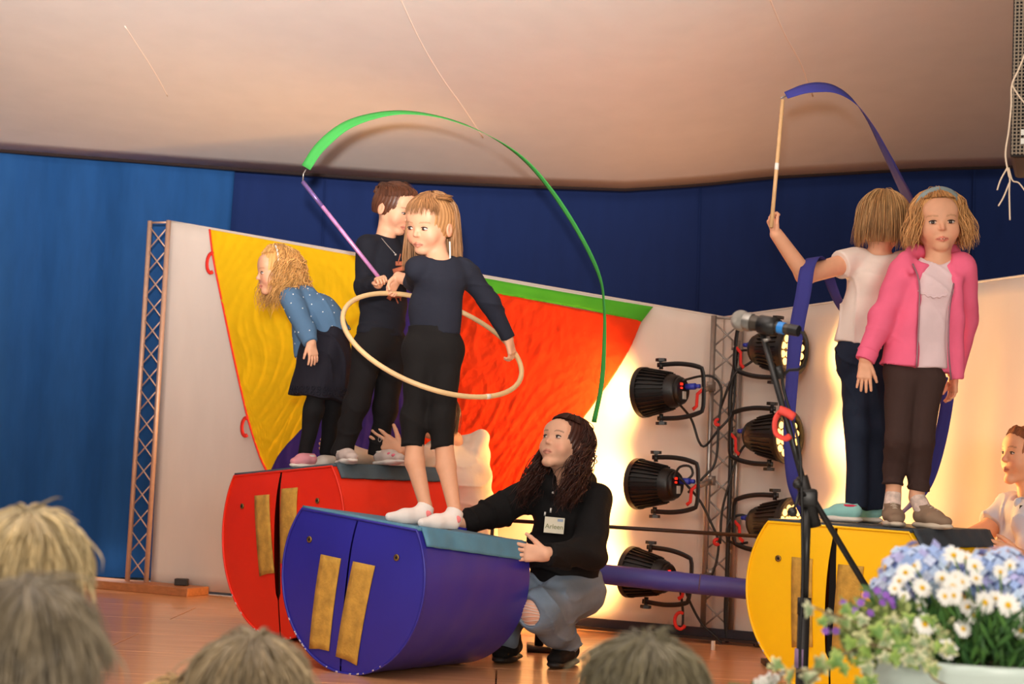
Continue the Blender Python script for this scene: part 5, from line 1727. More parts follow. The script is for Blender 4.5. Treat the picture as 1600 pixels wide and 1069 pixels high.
# ================================================================== crouching woman in the black hoodie
def woman_hoodie():
    Y = 6.38
    f = Frame(W(880, 694, Y - .04), (-.60, -.68, .36), (.22, .22, 1), .226)
    foot_h, foot_t = WZ(888, 1030, 0), WZ(868, 1040, 0)
    foot_h = V(W(893, 1030, 6.42)[0], 6.42, 0); foot_t = V(W(864, 1030, 6.20)[0], 6.20, 0)
    root = person('crouching woman in black hoodie and ripped jeans steadying the blue roller', V(foot_h[0], Y, 0))
    neck = W(888, 752, Y)
    sL, sR = W(834, 770, Y + .06), W(928, 782, Y - .03)
    eL, wL = W(776, 800, Y + .02), W(724, 818, Y - .05)
    eR, wR = W(922, 864, Y - .20), W(852, 866, Y - .36)
    chs, wst, pel = W(884, 802, Y), W(882, 870, Y + .02), W(888, 905, Y + .06)
    hi1, k1, a1 = W(905, 925, Y + .04), W(842, 955, Y - .26), W(888, 1004, Y - .04)
    hi2, k2, a2 = W(862, 915, Y + .05), W(800, 950, Y + .02), V(W(792, 1000, Y)[0], Y, .09)
    front = V(-.2, -.98, 0)
    sk = SDF(); head_sdf(sk, f, neck, .052, adult=True, smile=.004)
    sk.cone(pel, chs, .10, .11, .03, .7, front); sk.cone(sL, sR, .04, .04, .03)
    sk.limb([sL, eL, wL], [.045, .036, .027]); sk.limb([sR, eR, wR], [.045, .036, .027])
    sk.limb([hi1, k1, a1], [.08, .062, .036]); sk.limb([hi2, k2, a2], [.08, .055, .036])
    dR = V(-1, .02, .02)
    dL = V(-.9, -.2, -.05)
    hand_sdf(sk, wR, dR, V(-.15, 1, 0), .150, -1, (.25, .28, .3, .35), .10, .15, .75)
    hand_sdf(sk, wL, dL, V(0, 0, -1), .15, 1, (.1, .1, .1, .1), .1, .1, .6)
    body = sdf_obj('body', sk, .007, M_skin, root, fine=[fbox(f), hbox(wR, dR, .155)], colf=skin_cols([f], skin=np.array(srgb(230, 178, 148)[:3]), brow=(74, 44, 34), lip=(196, 104, 92)))
    eyes(f, body, look=(.2, .9), open_=.9)
    M_h = fabric('hoodie_black', (19, 17, 18)); M_jn = fabric('denim_washed', (112, 128, 146), noise=.3, bscale=40)
    t = SDF()
    t.cone(W(884, 908, Y + .03), wst, .138, .136, .03, .78, front, cuta=True).cone(wst, chs, .136, .134, .04, .74, front)
    t.cone(sL, sR, .062, .062, .05); t.cone(chs, W(887, 768, Y), .10, .06, .04)
    t.limb([sL, eL, wL], [.070, .058, .044], .03, cutb=True)
    t.limb([sR, eR, eR + (wR - eR) * .95], [.074, .064, .046], .03, cutb=True)
    # hood folded round the neck
    t.cone(W(852, 748, Y + .02), W(880, 742, Y + .11), .034, .045, .03); t.cone(W(880, 742, Y + .11), W(918, 752, Y + .06), .045, .040, .03); t.cone(W(918, 752, Y + .06), W(908, 772, Y - .07), .036, .026, .03); t.cone(W(852, 748, Y + .02), W(868, 772, Y - .08), .030, .024, .03)
    t.ell(W(879, 752, Y - .07), (.038, .07, .038), None, .01, 's')
    ho = sdf_obj('hoodie', t, .006, M_h, root, folds(.0055, (22, 18, 26), 1.7))
    M_ag = mat('cord_end', srgb(226, 222, 216), rough=.35, metal=.5)
    for a, b in (((861, 794), (860, 801)), ((852, 800), (851, 806))):
        MB().tube([W(a[0], a[1], Y - .135), W(b[0], b[1], Y - .137)], .004, 6).build('cord_end', M_ag, ho)
    for a in ((864, 770), (881, 765)):
        MB().sphere(W(a[0], a[1], Y - .115), .005, 8, 6).build('eyelet', M_ag, ho)
    # name sticker
    st_c = W(866, 821, Y - .150)
    sx_ = unit(V(.97, .12, 0) - V(0, 0, .05)); up_ = unit(V(.05, .18, 1)); nrm = np.cross(sx_, up_)
    nt_ = MB().box(st_c, (.078, .0016, .062), (sx_, -nrm, up_)).build('name_sticker', mat('sticker_paper', srgb(222, 216, 196), rough=.8), root, smooth=False)
    cu = bpy.data.curves.new('lettering', 'FONT'); cu.body = 'Arleen'; cu.size = .026; cu.align_x = 'CENTER'; cu.align_y = 'CENTER'; cu.extrude = .0004
    tmp = bpy.data.objects.new('lettering_tmp', cu); C.objects.link(tmp)
    bpy.context.view_layer.update()
    me = bpy.data.meshes.new_from_object(tmp.evaluated_get(bpy.context.evaluated_depsgraph_get()))
    bpy.data.objects.remove(tmp)
    vv = np.array([q.co[:] for q in me.vertices]); ff = [tuple(p.vertices) for p in me.polygons]
    wv = st_c + nrm * .0016 + sx_ * vv[:, :1] + up_ * (vv[:, 1:2] - .006) + nrm * vv[:, 2:3]
    mesh_obj('handwritten_name', wv, ff, mat('ink_green', srgb(120, 128, 84), rough=.8), nt_, smooth=False)
    MB().box(st_c + sx_ * .022 + up_ * .021 + nrm * .0012, (.022, .001, .010), (sx_, -nrm, up_)).build('sticker_print', mat('sticker_blue', srgb(150, 166, 190), rough=.8), nt_, smooth=False)
    j = SDF()
    j.cone(W(888, 893, Y + .05), pel, .125, .130, .03, .85, front, cuta=True)
    j.limb([hi1, k1], [.105, .078], .04); j.limb([k1, k1 + (a1 - k1) * .5, a1], [.078, .070, .050], .03, cutb=True)
    j.limb([hi2, k2, a2], [.10, .072, .05], .04)
    rip = k1 + V(-.035, -.035, .0)
    j.ell(rip + V(-.02, -.04, -.005), (.052, .06, .062), None, .006, 's')
    jo = sdf_obj('ripped_jeans', j, .006, M_jn, root, folds(.0045, (26, 22, 40), 2.4))
    kn = SDF().ell(k1 + V(-.005, -.004, 0), (.068, .068, .068), None, .01)
    M_thr = mat('denim_threads', srgb(226, 210, 200), rough=.9)
    sdf_obj('bare_knee', kn, .005, M_skinp, jo)
    for k in range(7):
        zz = -.045 + .013 * k
        pts = [k1 + V(-.005, -.004, 0) + .0705 * unit(V(math.sin(q) , -math.cos(q), 0)) * math.sqrt(max(0, 1 - (zz / .072) ** 2)) + V(0, 0, zz + .004 * math.sin(q * 3 + k)) for q in np.linspace(-1.5, .35, 12)]
        MB().tube(np.array(pts), .0016, 4).build('thread', M_thr, jo)
    M_sn = fabric('sneaker_black', (20, 18, 18)); M_ss = mat('sole_black', srgb(24, 21, 20), rough=.6)
    shoe(root, foot_h, foot_t, a1, .098, .105, M_sn, M_ss, laces=M_sn, sole_t=.028)
    h2 = V(W(804, 1030, 6.5)[0], 6.5, 0); t2 = V(W(778, 1030, 6.28)[0], 6.28, 0)
    shoe(root, h2, t2, a2, .095, .10, M_sn, M_ss, sole_t=.028)
    col = (66, 36, 28)
    cap = cap_sdf(f, face=(0, .62, -.24), fr=(.385, .35, .50), low=-.30)
    def stn(mb, cols, rng):
        back = [fall(math.radians(a), -1.05, flare=.10, inward=-.05, fwd=.10) for a in (95, 115, 135, 155, 180, 205, 225, 245, 265)]
        strands(mb, cols, back, f, 330, .018, col, rng, .04, .12, .08, 22, seg=26)
        for sgn in (1, -1):
            side = [fall(math.radians(a * sgn), -1.20, flare=.22, fwd=.26) for a in (92, 104, 116)]
            strands(mb, cols, side, f, 150, .017, col, rng, .04, .11, .08, 22, seg=26)
        top = [[ray_cap(math.radians(a), math.radians(p_), 1.02) for p_ in (36, 55, 75)] + [ray_cap(math.radians(a + 180), math.radians(60), 1.05), ray_cap(math.radians(a + 180), math.radians(35), 1.06)] for a in (-75, -50, -25, 0, 25, 50, 75)]
        strands(mb, cols, top, f, 200, .014, col, rng, .02, .02)
    hair_obj(f, root, cap, col, stn, 21)
    MB().tube(np.array([f.w(-.39, -.03, -.10), f.w(-.395, -.02, -.17)]), .003, 6).build('earring', M_alu2, body)
M_skinp = mat('skin_plain', srgb(228, 176, 150), rough=.55, noise=.05, nscale=30)
woman_hoodie()

# ================================================================== helper in the cream hoodie behind the red roller
def helper_cream():
    Y = 7.42
    f = Frame(W(676, 650, Y - .08), (-.80, -.45, .25), (.1, .1, 1), .225)
    root = person('kneeling helper in cream hoodie and glasses, hidden behind the girl with the hoop', V(W(722, 900, Y)[0], Y, 0))
    neck = W(706, 690, Y - .02)
    sL, sR = W(688, 712, Y - .04), W(744, 712, Y + .04)
    eL, wL = W(664, 722, Y - .35), W(626, 704, Y - .66)
    e2, w2 = W(612, 738, Y - .06), W(540, 706, Y - .30)
    chs, pel = W(722, 750, Y), W(730, 880, Y + .05)
    sk = SDF(); head_sdf(sk, f, neck, .052, adult=True)
    sk.cone(pel, chs, .11, .11, .03); sk.cone(sL, sR, .04, .04, .03)
    sk.limb([sL, eL, wL], [.045, .036, .027]); sk.limb([sL, e2, w2], [.045, .036, .027])
    kn1, kn2 = V(pel[0] - .14, Y - .02, .075), V(pel[0] + .12, Y - .10, .075)
    for kn in (kn1, kn2):
        sk.limb([pel, kn, V(kn[0] + .03, Y + .34, .06)], [.09, .065, .04])
    dL = unit(V(-.88, -.05, .42)); d2 = unit(V(-.9, -.1, .1))
    hand_sdf(sk, wL, dL, V(.1, .95, .2), .160, -1, (.16, .14, .14, .18), .13, .15, .8)
    hand_sdf(sk, w2, d2, V(0, .9, .2), .15, -1, (.45, .5, .5, .5), .08)
    body = sdf_obj('body', sk, .007, M_skin, root, fine=[fbox(f), hbox(wL, dL, .165), hbox(w2, d2, .155)], colf=skin_cols([f], brow=(80, 50, 36)))
    eyes(f, body)
    M_c = fabric('hoodie_cream', (228, 206, 186)); M_k = fabric('trousers_dark', (40, 40, 52))
    t = SDF()
    t.cone(pel, chs, .15, .135, .04); t.cone(sL, sR, .065, .065, .05)
    t.limb([sL, eL, wL], [.070, .058, .040], .03, cutb=True); t.limb([sL, e2, w2], [.066, .055, .040], .03, cutb=True)
    t.cone(W(712, 690, Y + .05), W(752, 684, Y + .03), .03, .025, .03); t.cone(W(752, 684, Y + .03), W(742, 705, Y - .02), .03, .03, .03)
    sdf_obj('hoodie', t, .0065, M_c, root, folds(.005, (22, 18, 24), 5.5))
    k = SDF()
    for kn in (kn1, kn2):
        k.limb([pel, kn, V(kn[0] + .03, Y + .34, .06)], [.12, .075, .052], .03)
    sdf_obj('trousers', k, .008, M_k, root)
    M_gl = mat('glasses_black', srgb(24, 20, 22), rough=.3)
    g = MB()
    for s in (-1, 1):
        g.tube(np.array([f.w(s * .15 + .085 * math.cos(q), .40, .0 + .065 * math.sin(q)) for q in np.linspace(0, 6.28, 20, endpoint=False)]), .0025, 6, closed=True)
        g.tube([f.w(s * .23, .39, .02), f.w(s * .37, .1, .02), f.w(s * .37, -.06, .0)], .0025, 6)
    g.tube([f.w(-.065, .41, .01), f.w(.065, .41, .01)], .0025, 6)
    g.build('glasses', M_gl, root)
    MB().tube(np.array([wL + dL * .098 + V(0, -.02, .0) + V(math.cos(q) * .006, 0, math.sin(q) * .010) for q in np.linspace(0, 6.28, 12, endpoint=False)]), .0016, 5, closed=True).build('ring', M_alu2, root)
    col = (70, 38, 28)
    def st(mb, cols, rng):
        back = [fall(math.radians(a), -.45, flare=.05) for a in (80, 110, 140, 180, 220, 250, 280)]
        strands(mb, cols, back, f, 220, .018, col, rng, .03, .05)
    hair_obj(f, root, cap_sdf(f), col, st, 25)
helper_cream()

# ================================================================== helper in the pale blue shirt at the yellow roller
def helper_blue():
    Y = 6.18
    f = Frame(W(1603, 712, Y), (-.97, -.22, .12), (.10, 0, 1), .228)
    root = person('smiling helper in pale blue polo shirt kneeling by the yellow roller', V(W(1625, 900, Y)[0], Y, 0))
    neck = W(1612, 770, Y)
    sN, sF = W(1612, 812, Y - .12), W(1580, 796, Y + .12)
    eN, wN = W(1634, 892, Y - .18), W(1590, 868, Y - .26)
    eF, wF = W(1545, 826, Y + .10), W(1512, 838, Y - .02)
    chs, pel = W(1614, 850, Y), W(1632, 985, Y + .04)
    front = V(-.9, -.4, 0)
    sk = SDF(); head_sdf(sk, f, neck, .054, adult=True, smile=.012)
    sk.cone(pel, chs, .11, .12, .03); sk.cone(sN, sF, .04, .04, .03)
    sk.limb([sN, eN, wN], [.046, .038, .028]); sk.limb([sF, eF, wF], [.046, .038, .028])
    k1, k2 = V(pel[0] - .04, Y - .16, .075), V(pel[0] - .02, Y + .10, .075)
    for kn in (k1, k2):
        sk.limb([pel, kn, V(kn[0] + .36, kn[1] + .05, .06)], [.09, .065, .04])
    dN = unit(V(-.92, .10, .22))
    hand_sdf(sk, wN, dN, V(-.1, .95, -.3), .150, -1, (.3, .32, .36, .42), .09, .2, .7)
    body = sdf_obj('body', sk, .007, M_skin, root, fine=[fbox(f), hbox(wN, dN, .155)], colf=skin_cols([f], skin=np.array(srgb(228, 166, 128)[:3]), brow=(120, 76, 46), lip=(200, 96, 78)))
    eyes(f, body, open_=.65)
    M_p = fabric('polo_pale_blue', (188, 192, 208)); M_k = fabric('trousers_navy', (36, 40, 58))
    t = SDF()
    t.cone(pel, chs, .145, .140, .04, .8, front); t.cone(sN, sF, .062, .062, .05); t.cone(chs, W(1612, 800, Y), .11, .065, .04)
    t.cone(sN, sN + (eN - sN) * .75, .070, .074, .03, cutb=True); t.cone(sF, sF + (eF - sF) * .85, .068, .066, .03, cutb=True)
    t.ell(W(1606, 778, Y - .01), (.066, .066, .034), None, .01, 's')
    po = sdf_obj('polo_shirt', t, .006, M_p, root, folds(.005, (20, 18, 26), 6.6))
    c = SDF().cone(W(1592, 786, Y - .08), W(1604, 808, Y - .13), .018, .014, .01).cone(W(1604, 780, Y + .06), W(1592, 786, Y - .08), .018, .018, .01)
    sdf_obj('collar', c, .005, M_p, po)
    MB().beam(W(1596, 790, Y - .135), W(1594, 808, Y - .15), .012, .004).build('lanyard', M_cab, root)
    k = SDF()
    for kn in (k1, k2):
        k.limb([pel, kn, V(kn[0] + .36, kn[1] + .05, .06)], [.12, .075, .052], .03)
    sdf_obj('trousers', k, .008, M_k, root)
    M_nail = mat('nail_red', srgb(150, 24, 34), rough=.25)
    col = (146, 84, 46)
    def st(mb, cols, rng):
        bun = np.array((0, -.46, -.25)); gl = []
        for a in (-105, -80, -55, -28, 0, 28, 55, 80, 105):
            p0 = ray_cap(math.radians(a), math.radians(32 - abs(a) * .25), 1.0)
            p1 = ray_cap(math.radians(a * 1.15), math.radians(52 - abs(a) * .35), 1.03)
            p2 = ray_cap(math.radians((180 - (180 - abs(a)) * .3) * (1 if a >= 0 else -1)), math.radians(10), 1.03)
            gl.append([p0, p1, p2, bun])
        strands(mb, cols, gl, f, 330, .015, col, rng, .02, .02)
        tail = [[bun, bun + np.array((x, -.08, -.15)), bun + np.array((x * 1.5, -.02, -.35)), bun + np.array((x * 1.8, .34, -.50))] for x in (-.12, 0, .12)]
        strands(mb, cols, tail, f, 120, .018, (158, 84, 44), rng, .05, .06)
    hair_obj(f, root, cap_sdf(f, face=(0, .62, -.24), fr=(.38, .34, .44), low=-.22), col, st, 27)
helper_blue()

# ================================================================== children of the audience, seen from behind
def spectator(label, px, py, Y, col, shirt, seed, yaw=0.0, H=.222, tuft=False, length=-.30, fallw=.03):
    f = Frame(W(px, py, Y), (math.sin(yaw), math.cos(yaw), .05), (.02, 0, 1), H)
    gz = -.45
    root = person(label, V(f.o[0], Y, gz), group='children of the audience seen from behind')
    neck = f.w(0, -.12, -.62)
    sh = f.y; sx_ = f.x
    hgt = neck[2] - gz
    chs = neck + V(0, .02, -.17); pel = V(neck[0], Y, gz + hgt * .52)
    sL, sR = neck + sx_ * .125 + V(0, 0, -.06), neck - sx_ * .125 + V(0, 0, -.06)
    sk = SDF(); head_sdf(sk, f, neck, .046)
    sk.cone(pel, chs, .08, .09, .03); sk.cone(sL, sR, .035, .035, .03)
    dz = hgt * .24
    for s, p in ((1, sL), (-1, sR)):
        e = p + sx_ * s * .03 + V(0, 0, -dz); w = e + V(0, .05, -dz * .85)
        sk.limb([p, e, w], [.036, .03, .022])
        hand_sdf(sk, w, V(0, .1, -1), sx_ * -s, .115, s)
        hip = pel + sx_ * s * .055
        kn = V(hip[0], hip[1] + .02, gz + hgt * .27); an = V(hip[0], hip[1], gz + .07)
        sk.limb([hip, kn, an], [.055, .04, .03]); sk.cone(an, an + V(0, .12, -.045), .028, .022)
    sdf_obj('body', sk, .008, M_skin, root, fine=[(f.o - .62 * H, f.o + .62 * H, .005)], colf=skin_cols([f]))
    M_s = fabric('audience_shirt', shirt)
    t = SDF()
    t.cone(pel + V(0, 0, -.04), chs, .11, .115, .03, .75, sh); t.cone(sL, sR, .048, .048, .04); t.cone(chs, neck + V(0, 0, -.03), .08, .05, .03)
    for s, p in ((1, sL), (-1, sR)):
        t.cone(p, p + sx_ * s * .03 + V(0, 0, -dz), .052, .046, .02, cutb=True)
    sdf_obj('shirt', t, .008, M_s, root)
    k = SDF()
    for s in (1, -1):
        hip = pel + sx_ * s * .055
        k.limb([hip, V(hip[0], hip[1] + .02, gz + hgt * .27), V(hip[0], hip[1], gz + .06)], [.075, .055, .045], .03)
    sdf_obj('trousers', k, .009, M_audt, root)
    def st(mb, cols, rng):
        def ze(a):
            d = abs(a - 180)
            return length if d < 60 else (length + (.04 - length) * min(1, (d - 60) / 30))
        gl = [fall(math.radians(a), ze(a), flare=fallw, inward=.30 if abs(a - 180) < 60 else .05) for a in range(60, 305, 15)]
        strands(mb, cols, gl, f, 420, .020, col, rng, .06, .05, .030, 7)
        lt = tuple(min(255, int(c * 1.15)) for c in col)
        strands(mb, cols, [fall(math.radians(a), ze(a) * .6, g=1.02, ph0=70, inward=.1) for a in range(80, 290, 25)], f, 150, .016, lt, rng, .07, .09, .035, 7)
        fr_ = [[ray_cap(math.radians(a + 180), math.radians(75), 1.0), ray_cap(math.radians(a), math.radians(70), 1.03), ray_cap(math.radians(a), math.radians(40), 1.03)] for a in (-60, -30, 0, 30, 60)]
        strands(mb, cols, fr_, f, 140, .018, col, rng, .05, .06, .02, 6)
        if tuft:
            tg = [[np.array((.06, -.1, .46)), np.array((.08, -.08, .54)), np.array((.10, -.06, .60))]] * 2
            strands(mb, cols, tg, f, 40, .018, col, rng, .10, .03)
    hair_obj(f, root, cap_sdf(f, low=length - .02, g=.0), col, st, seed)
M_audt = fabric('audience_trousers', (52, 56, 74))
spectator('child with tousled ash-blond hair watching before the blue curtain', 45, 924, 2.25, (178, 158, 118), (96, 110, 120), 31, .15, length=-.36, H=.192)
spectator('child with grey-brown hair sitting right in front of the ash-blond child', 40, 1070, 1.75, (124, 112, 92), (70, 84, 96), 33, .1, length=-.36, H=.192)
spectator('child with swept brown hair below the red roller', 388, 1114, 2.35, (134, 118, 92), (60, 64, 90), 35, -.1, length=-.36, H=.192)
spectator('child with dark olive-brown hair and a small pointed tuft before the stage', 1004, 1118, 2.30, (106, 98, 76), (80, 72, 64), 37, .05, tuft=True, length=-.36, H=.192)
spectator('small blond child mostly hidden beside the brown-haired child', 276, 1172, 2.65, (190, 158, 104), (40, 44, 92), 39, .0, length=-.36, H=.192)
# ================================================================== FLOWERS IN FRONT OF THE STAGE
frng = random.Random(77)
YF = 2.80
M_pot = mat('pot_glaze', srgb(206, 222, 214), rough=.3, noise=.06, nscale=5, coat=.3)
pc_ = W(1520, 1027, YF); rimz = pc_[2]
pot = thing('flower_planter', 'large pale glazed planter filled with flowers before the stage', 'planter', V(pc_[0], YF, -.45))
MB().lathe([(.001, -.24), (.115, -.24), (.135, -.22), (.165, -.10), (.196, -.012), (.204, 0), (.196, .006), (.186, 0), (.180, -.02), (.001, -.03)], pc_, (0, 0, 1), 48).build('bowl', M_pot, pot)
MB().lathe([(.001, -.45 - rimz), (.15, -.45 - rimz), (.15, -.43 - rimz), (.085, -.40 - rimz), (.07, -.30), (.10, -.24), (.001, -.24)], pc_, (0, 0, 1), 36).build('pedestal', M_pot, pot)
M_soil = mat('soil', srgb(52, 38, 28), rough=1, noise=.3, nscale=60)
MB().lathe([(.001, -.028), (.181, -.022), (.181, -.018), (.001, -.004)], pc_, (0, 0, 1), 30).build('soil', M_soil, pot)

M_leafg = mat('leaf_green', srgb(84, 118, 52), rough=.55, attr=True, noise=.12, nscale=30)
def leafmesh(mb, cols, base, d, n, L, w, c, bend=.2):
    d = unit(d); n = np.asarray(n, float); n = unit(n - (n @ d) * d); s = np.cross(d, n)
    vs = [base, base + d * L * .35 + s * w * .5 + n * bend * L * .1, base + d * L * .35 - s * w * .5 + n * bend * L * .1, base + d * L * .35 - n * .02 * L, base + d * L * .7 + s * w * .35 - n * bend * L * .1, base + d * L * .7 - s * w * .35 - n * bend * L * .1, base + d * L - n * bend * L * .4]
    mb.add(vs, [(0, 3, 1), (0, 2, 3), (1, 3, 4), (3, 2, 5), (3, 6, 4), (3, 5, 6)])
    cols.append(np.tile(np.array(srgb(*c)[:3]), (7, 1)))
# dense feathery daisy foliage
dp = thing('daisy_plant', 'white daisies with yellow centres and feathery green leaves in the planter', 'plant', V(pc_[0], YF, rimz - .02))
mb, cols = MB(), []
for k in range(2600):
    a = frng.random() * 6.283; r = .18 * math.sqrt(frng.random())
    b0 = V(pc_[0] + .02 + r * math.cos(a), YF + r * math.sin(a) * .9, rimz - .01 + frng.random() * .075)
    d = unit(V(math.cos(a) * .5 + frng.gauss(0, .5), math.sin(a) * .5 + frng.gauss(0, .5) - .1, .5 + frng.random()))
    g_ = frng.random()
    leafmesh(mb, cols, b0, d, V(frng.gauss(0, 1), -1, frng.gauss(0, 1)), .03 + .03 * frng.random(), .005 + .004 * frng.random(), (int(44 + 50 * g_), int(84 + 56 * g_), int(44 + 20 * g_)))
fo = mb.build('foliage', M_leafg, dp, cols=np.vstack(cols)); fo['kind'] = 'stuff'
M_pet = mat('petal_white', srgb(244, 242, 236), rough=.7)
M_ctr = mat('daisy_centre', srgb(240, 190, 30), rough=.8, bump=.5, bscale=400)
M_stem = mat('stem_green', srgb(104, 136, 62), rough=.6)
def daisy(px, py, rpx, Y, nx=0.0, nz=.35):
    c = W(px, py, Y); R0 = rpx * Y / FPX
    n = unit(V(nx, -1, nz)); u = unit(np.cross(n, V(0, 0, 1))); v = np.cross(u, n)
    m = MB(); ph = frng.random()
    for k in range(15):
        a = 2 * math.pi * (k + ph) / 15 + frng.gauss(0, .04)
        d = math.cos(a) * u + math.sin(a) * v; t = np.cross(n, d)
        L = R0 * (.92 + .16 * frng.random()); dr_ = frng.gauss(0, .12)
        w = R0 * .17
        p = [c + d * R0 * .2 - t * w * .5, c + d * R0 * .2 + t * w * .5, c + d * L * .6 + t * w + n * L * (.06 + dr_ * .3), c + d * L * .6 - t * w + n * L * (.06 + dr_ * .3), c + d * L * .95 + t * w * .6 + n * L * dr_ * .5, c + d * L * .95 - t * w * .6 + n * L * dr_ * .5, c + d * L * 1.03 + n * L * dr_ * .5]
        m.add(p, [(0, 1, 2, 3), (3, 2, 4, 5), (5, 4, 6)])
    fl = m.build('flower', M_pet, dp)
    MB().sphere(c + n * R0 * .05, np.array((R0 * .27, R0 * .27, R0 * .14)), 12, 8, (u, v, n)).build('flower_centre', M_ctr, fl)
    b0 = V(pc_[0] + (c[0] - pc_[0]) * .45, YF - .02, rimz)
    MB().tube(catmull([b0, (b0 + c) / 2 + V(frng.gauss(0, .01), -.015, .01), c - n * R0 * .06], 8), .0016, 5).build('stem', M_stem, fl)
for q in [(1441, 919, 17, 2.72), (1439, 946, 12, 2.74), (1445, 976, 18, 2.66), (1480, 1015, 17, 2.62), (1472, 904, 14, 2.74), (1489, 917, 18, 2.70), (1476, 932, 15, 2.68), (1490, 931, 15, 2.69), (1503, 910, 14, 2.74), (1494, 903, 13, 2.78),
          (1539, 942, 19, 2.66), (1512, 949, 14, 2.70), (1523, 963, 14, 2.68), (1505, 983, 15, 2.66), (1575, 946, 20, 2.66), (1556, 936, 14, 2.72), (1595, 986, 14, 2.66), (1490, 868, 17, 2.86), (1415, 895, 15, 2.78), (1398, 920, 11, 2.76),
          (1523, 885, 14, 2.84), (1525, 904, 13, 2.78), (1563, 894, 13, 2.84), (1405, 908, 12, 2.78), (1428, 884, 12, 2.84), (1412, 932, 10, 2.74), (1578, 884, 11, 2.86), (1508, 872, 12, 2.88), (1586, 960, 14, 2.68), (1475, 880, 12, 2.86)]:
    daisy(*q, nx=frng.gauss(0, .25), nz=.25 + .3 * frng.random())
# hydrangea
M_hy = mat('hydrangea_petal', srgb(140, 164, 216), rough=.7, attr=True, noise=.08, nscale=60)
hyp = thing('hydrangea', 'blue hydrangea with round flower heads at the back of the planter', 'plant', V(pc_[0], YF + .06, rimz - .02))
def bloom(px, py, Y, R0):
    c = W(px, py, Y); m = MB(); cs = []
    N = 120
    for k in range(N):
        zz = 1 - 1.55 * (k + .5) / N; rr = math.sqrt(max(0, 1 - zz * zz)); a = k * 2.39996
        n = V(rr * math.cos(a), rr * math.sin(a), zz)
        p = c + n * R0 * (1 + frng.gauss(0, .05)) * V(1, 1, .86)
        n = unit(n + V(frng.gauss(0, .25), frng.gauss(0, .25), frng.gauss(0, .25)))
        u = unit(np.cross(n, V(.3, .2, 1))); v = np.cross(n, u); r0 = R0 * (.15 + .05 * frng.random())
        col = np.array(srgb(*[(186, 206, 240), (156, 182, 232), (204, 214, 242), (178, 178, 228), (190, 212, 240)][frng.randrange(5)])[:3])
        for q in range(4):
            d = math.cos(q * 1.5708 + .4) * u + math.sin(q * 1.5708 + .4) * v; t = np.cross(n, d)
            m.add([p, p + d * r0 * .55 + t * r0 * .5 + n * r0 * .12, p + d * r0 * 1.05 + n * r0 * .05, p + d * r0 * .55 - t * r0 * .5 + n * r0 * .12], [(0, 1, 2, 3)])
            cs.append(np.tile(col, (4, 1)))
    b = m.build('flower_head', M_hy, hyp, cols=np.vstack(cs), smooth=False)
    MB().sphere(c, np.array((R0 * .9, R0 * .9, R0 * .76)), 14, 10).build('flower_core', M_hyc, b)
    MB().tube(catmull([V(pc_[0] + (c[0] - pc_[0]) * .6, YF + .05, rimz - .01), c - V(0, 0, R0 * .5)], 6), .004, 6).build('stem', M_stem, b)
M_hyc = mat('hydrangea_core', srgb(96, 118, 176), rough=.8)
bloom(1437, 902, 2.90, .068); bloom(1402, 925, 2.88, .045); bloom(1562, 908, 2.92, .066); bloom(1598, 935, 2.86, .06); bloom(1480, 890, 2.98, .045)
M_leafs = mat('leaf_plain', srgb(88, 122, 60), rough=.5, noise=.2, nscale=20)
for k in range(14):
    a = frng.uniform(0, 6.28); m = MB(); cs = []
    b0 = V(pc_[0] + .12 * math.cos(a), YF + .06 + .08 * math.sin(a), rimz + .03 + .05 * frng.random())
    leafmesh(m, cs, b0, V(math.cos(a), math.sin(a) - .3, .5), V(0, -.4, 1), .075, .045, (88, 122, 60))
    m.build('leaf', M_leafs, hyp)
# variegated ivy trailing over the rim
ivy = thing('ivy', 'variegated ivy trailing out of the planter towards the microphone stand', 'plant', V(pc_[0] - .15, YF - .05, rimz - .02))
out = [(0, -.1), (.22, -.28), (.5, -.22), (.36, .06), (.62, .28), (.34, .34), (.22, .62), (0, 1.0), (-.22, .62), (-.34, .34), (-.62, .28), (-.36, .06), (-.5, -.22), (-.22, -.28)]
def ivy_leaf(c, L, n, d, tone):
    n = unit(n); d = np.asarray(d, float); d = unit(d - (d @ n) * n); s = np.cross(d, n)
    m = MB()
    vs = [c + d * L * .25 + n * L * .06] + [c + s * x * L * .8 + d * y * L * .75 - n * abs(x) * L * .12 for x, y in out] + [c + d * L * .22 + s * x * L * .45 + d * y * L * .40 + n * L * .02 for x, y in out]
    k = len(out); fs = []
    for i in range(k):
        j = (i + 1) % k
        fs.append((1 + i, 1 + j, 1 + k + j, 1 + k + i)); fs.append((1 + k + i, 1 + k + j, 0))
    edge = np.array(srgb(*tone[1])[:3]); mid = np.array(srgb(*tone[0])[:3])
    cs = np.vstack([mid[None], np.tile(edge, (k, 1)), np.tile(mid * 1.1, (k, 1))])
    m.add(vs, fs).build('leaf', M_leafg, ivy, cols=cs)
tones = [((116, 142, 82), (222, 216, 160)), ((96, 134, 60), (170, 190, 100)), ((132, 150, 110), (228, 222, 182)), ((120, 150, 66), (160, 186, 90))]
vines = [[(1380, 1010), (1345, 1005), (1310, 1030), (1285, 1050), (1262, 1069)], [(1370, 985), (1330, 970), (1300, 960), (1268, 948)], [(1400, 1020), (1360, 1010), (1325, 1020), (1290, 1035)], [(1445, 1025), (1450, 1045), (1458, 1060), (1480, 1072)], [(1300, 1045), (1250, 1048), (1215, 1050), (1205, 1036)]]
for vn in vines:
    MB().tube(catmull([W(a, b, YF - .18) for a, b in vn], 16), .0018, 5).build('vine', mat('vine', srgb(122, 104, 70), rough=.7) if vn is vines[0] else bpy.data.materials['vine'], ivy)
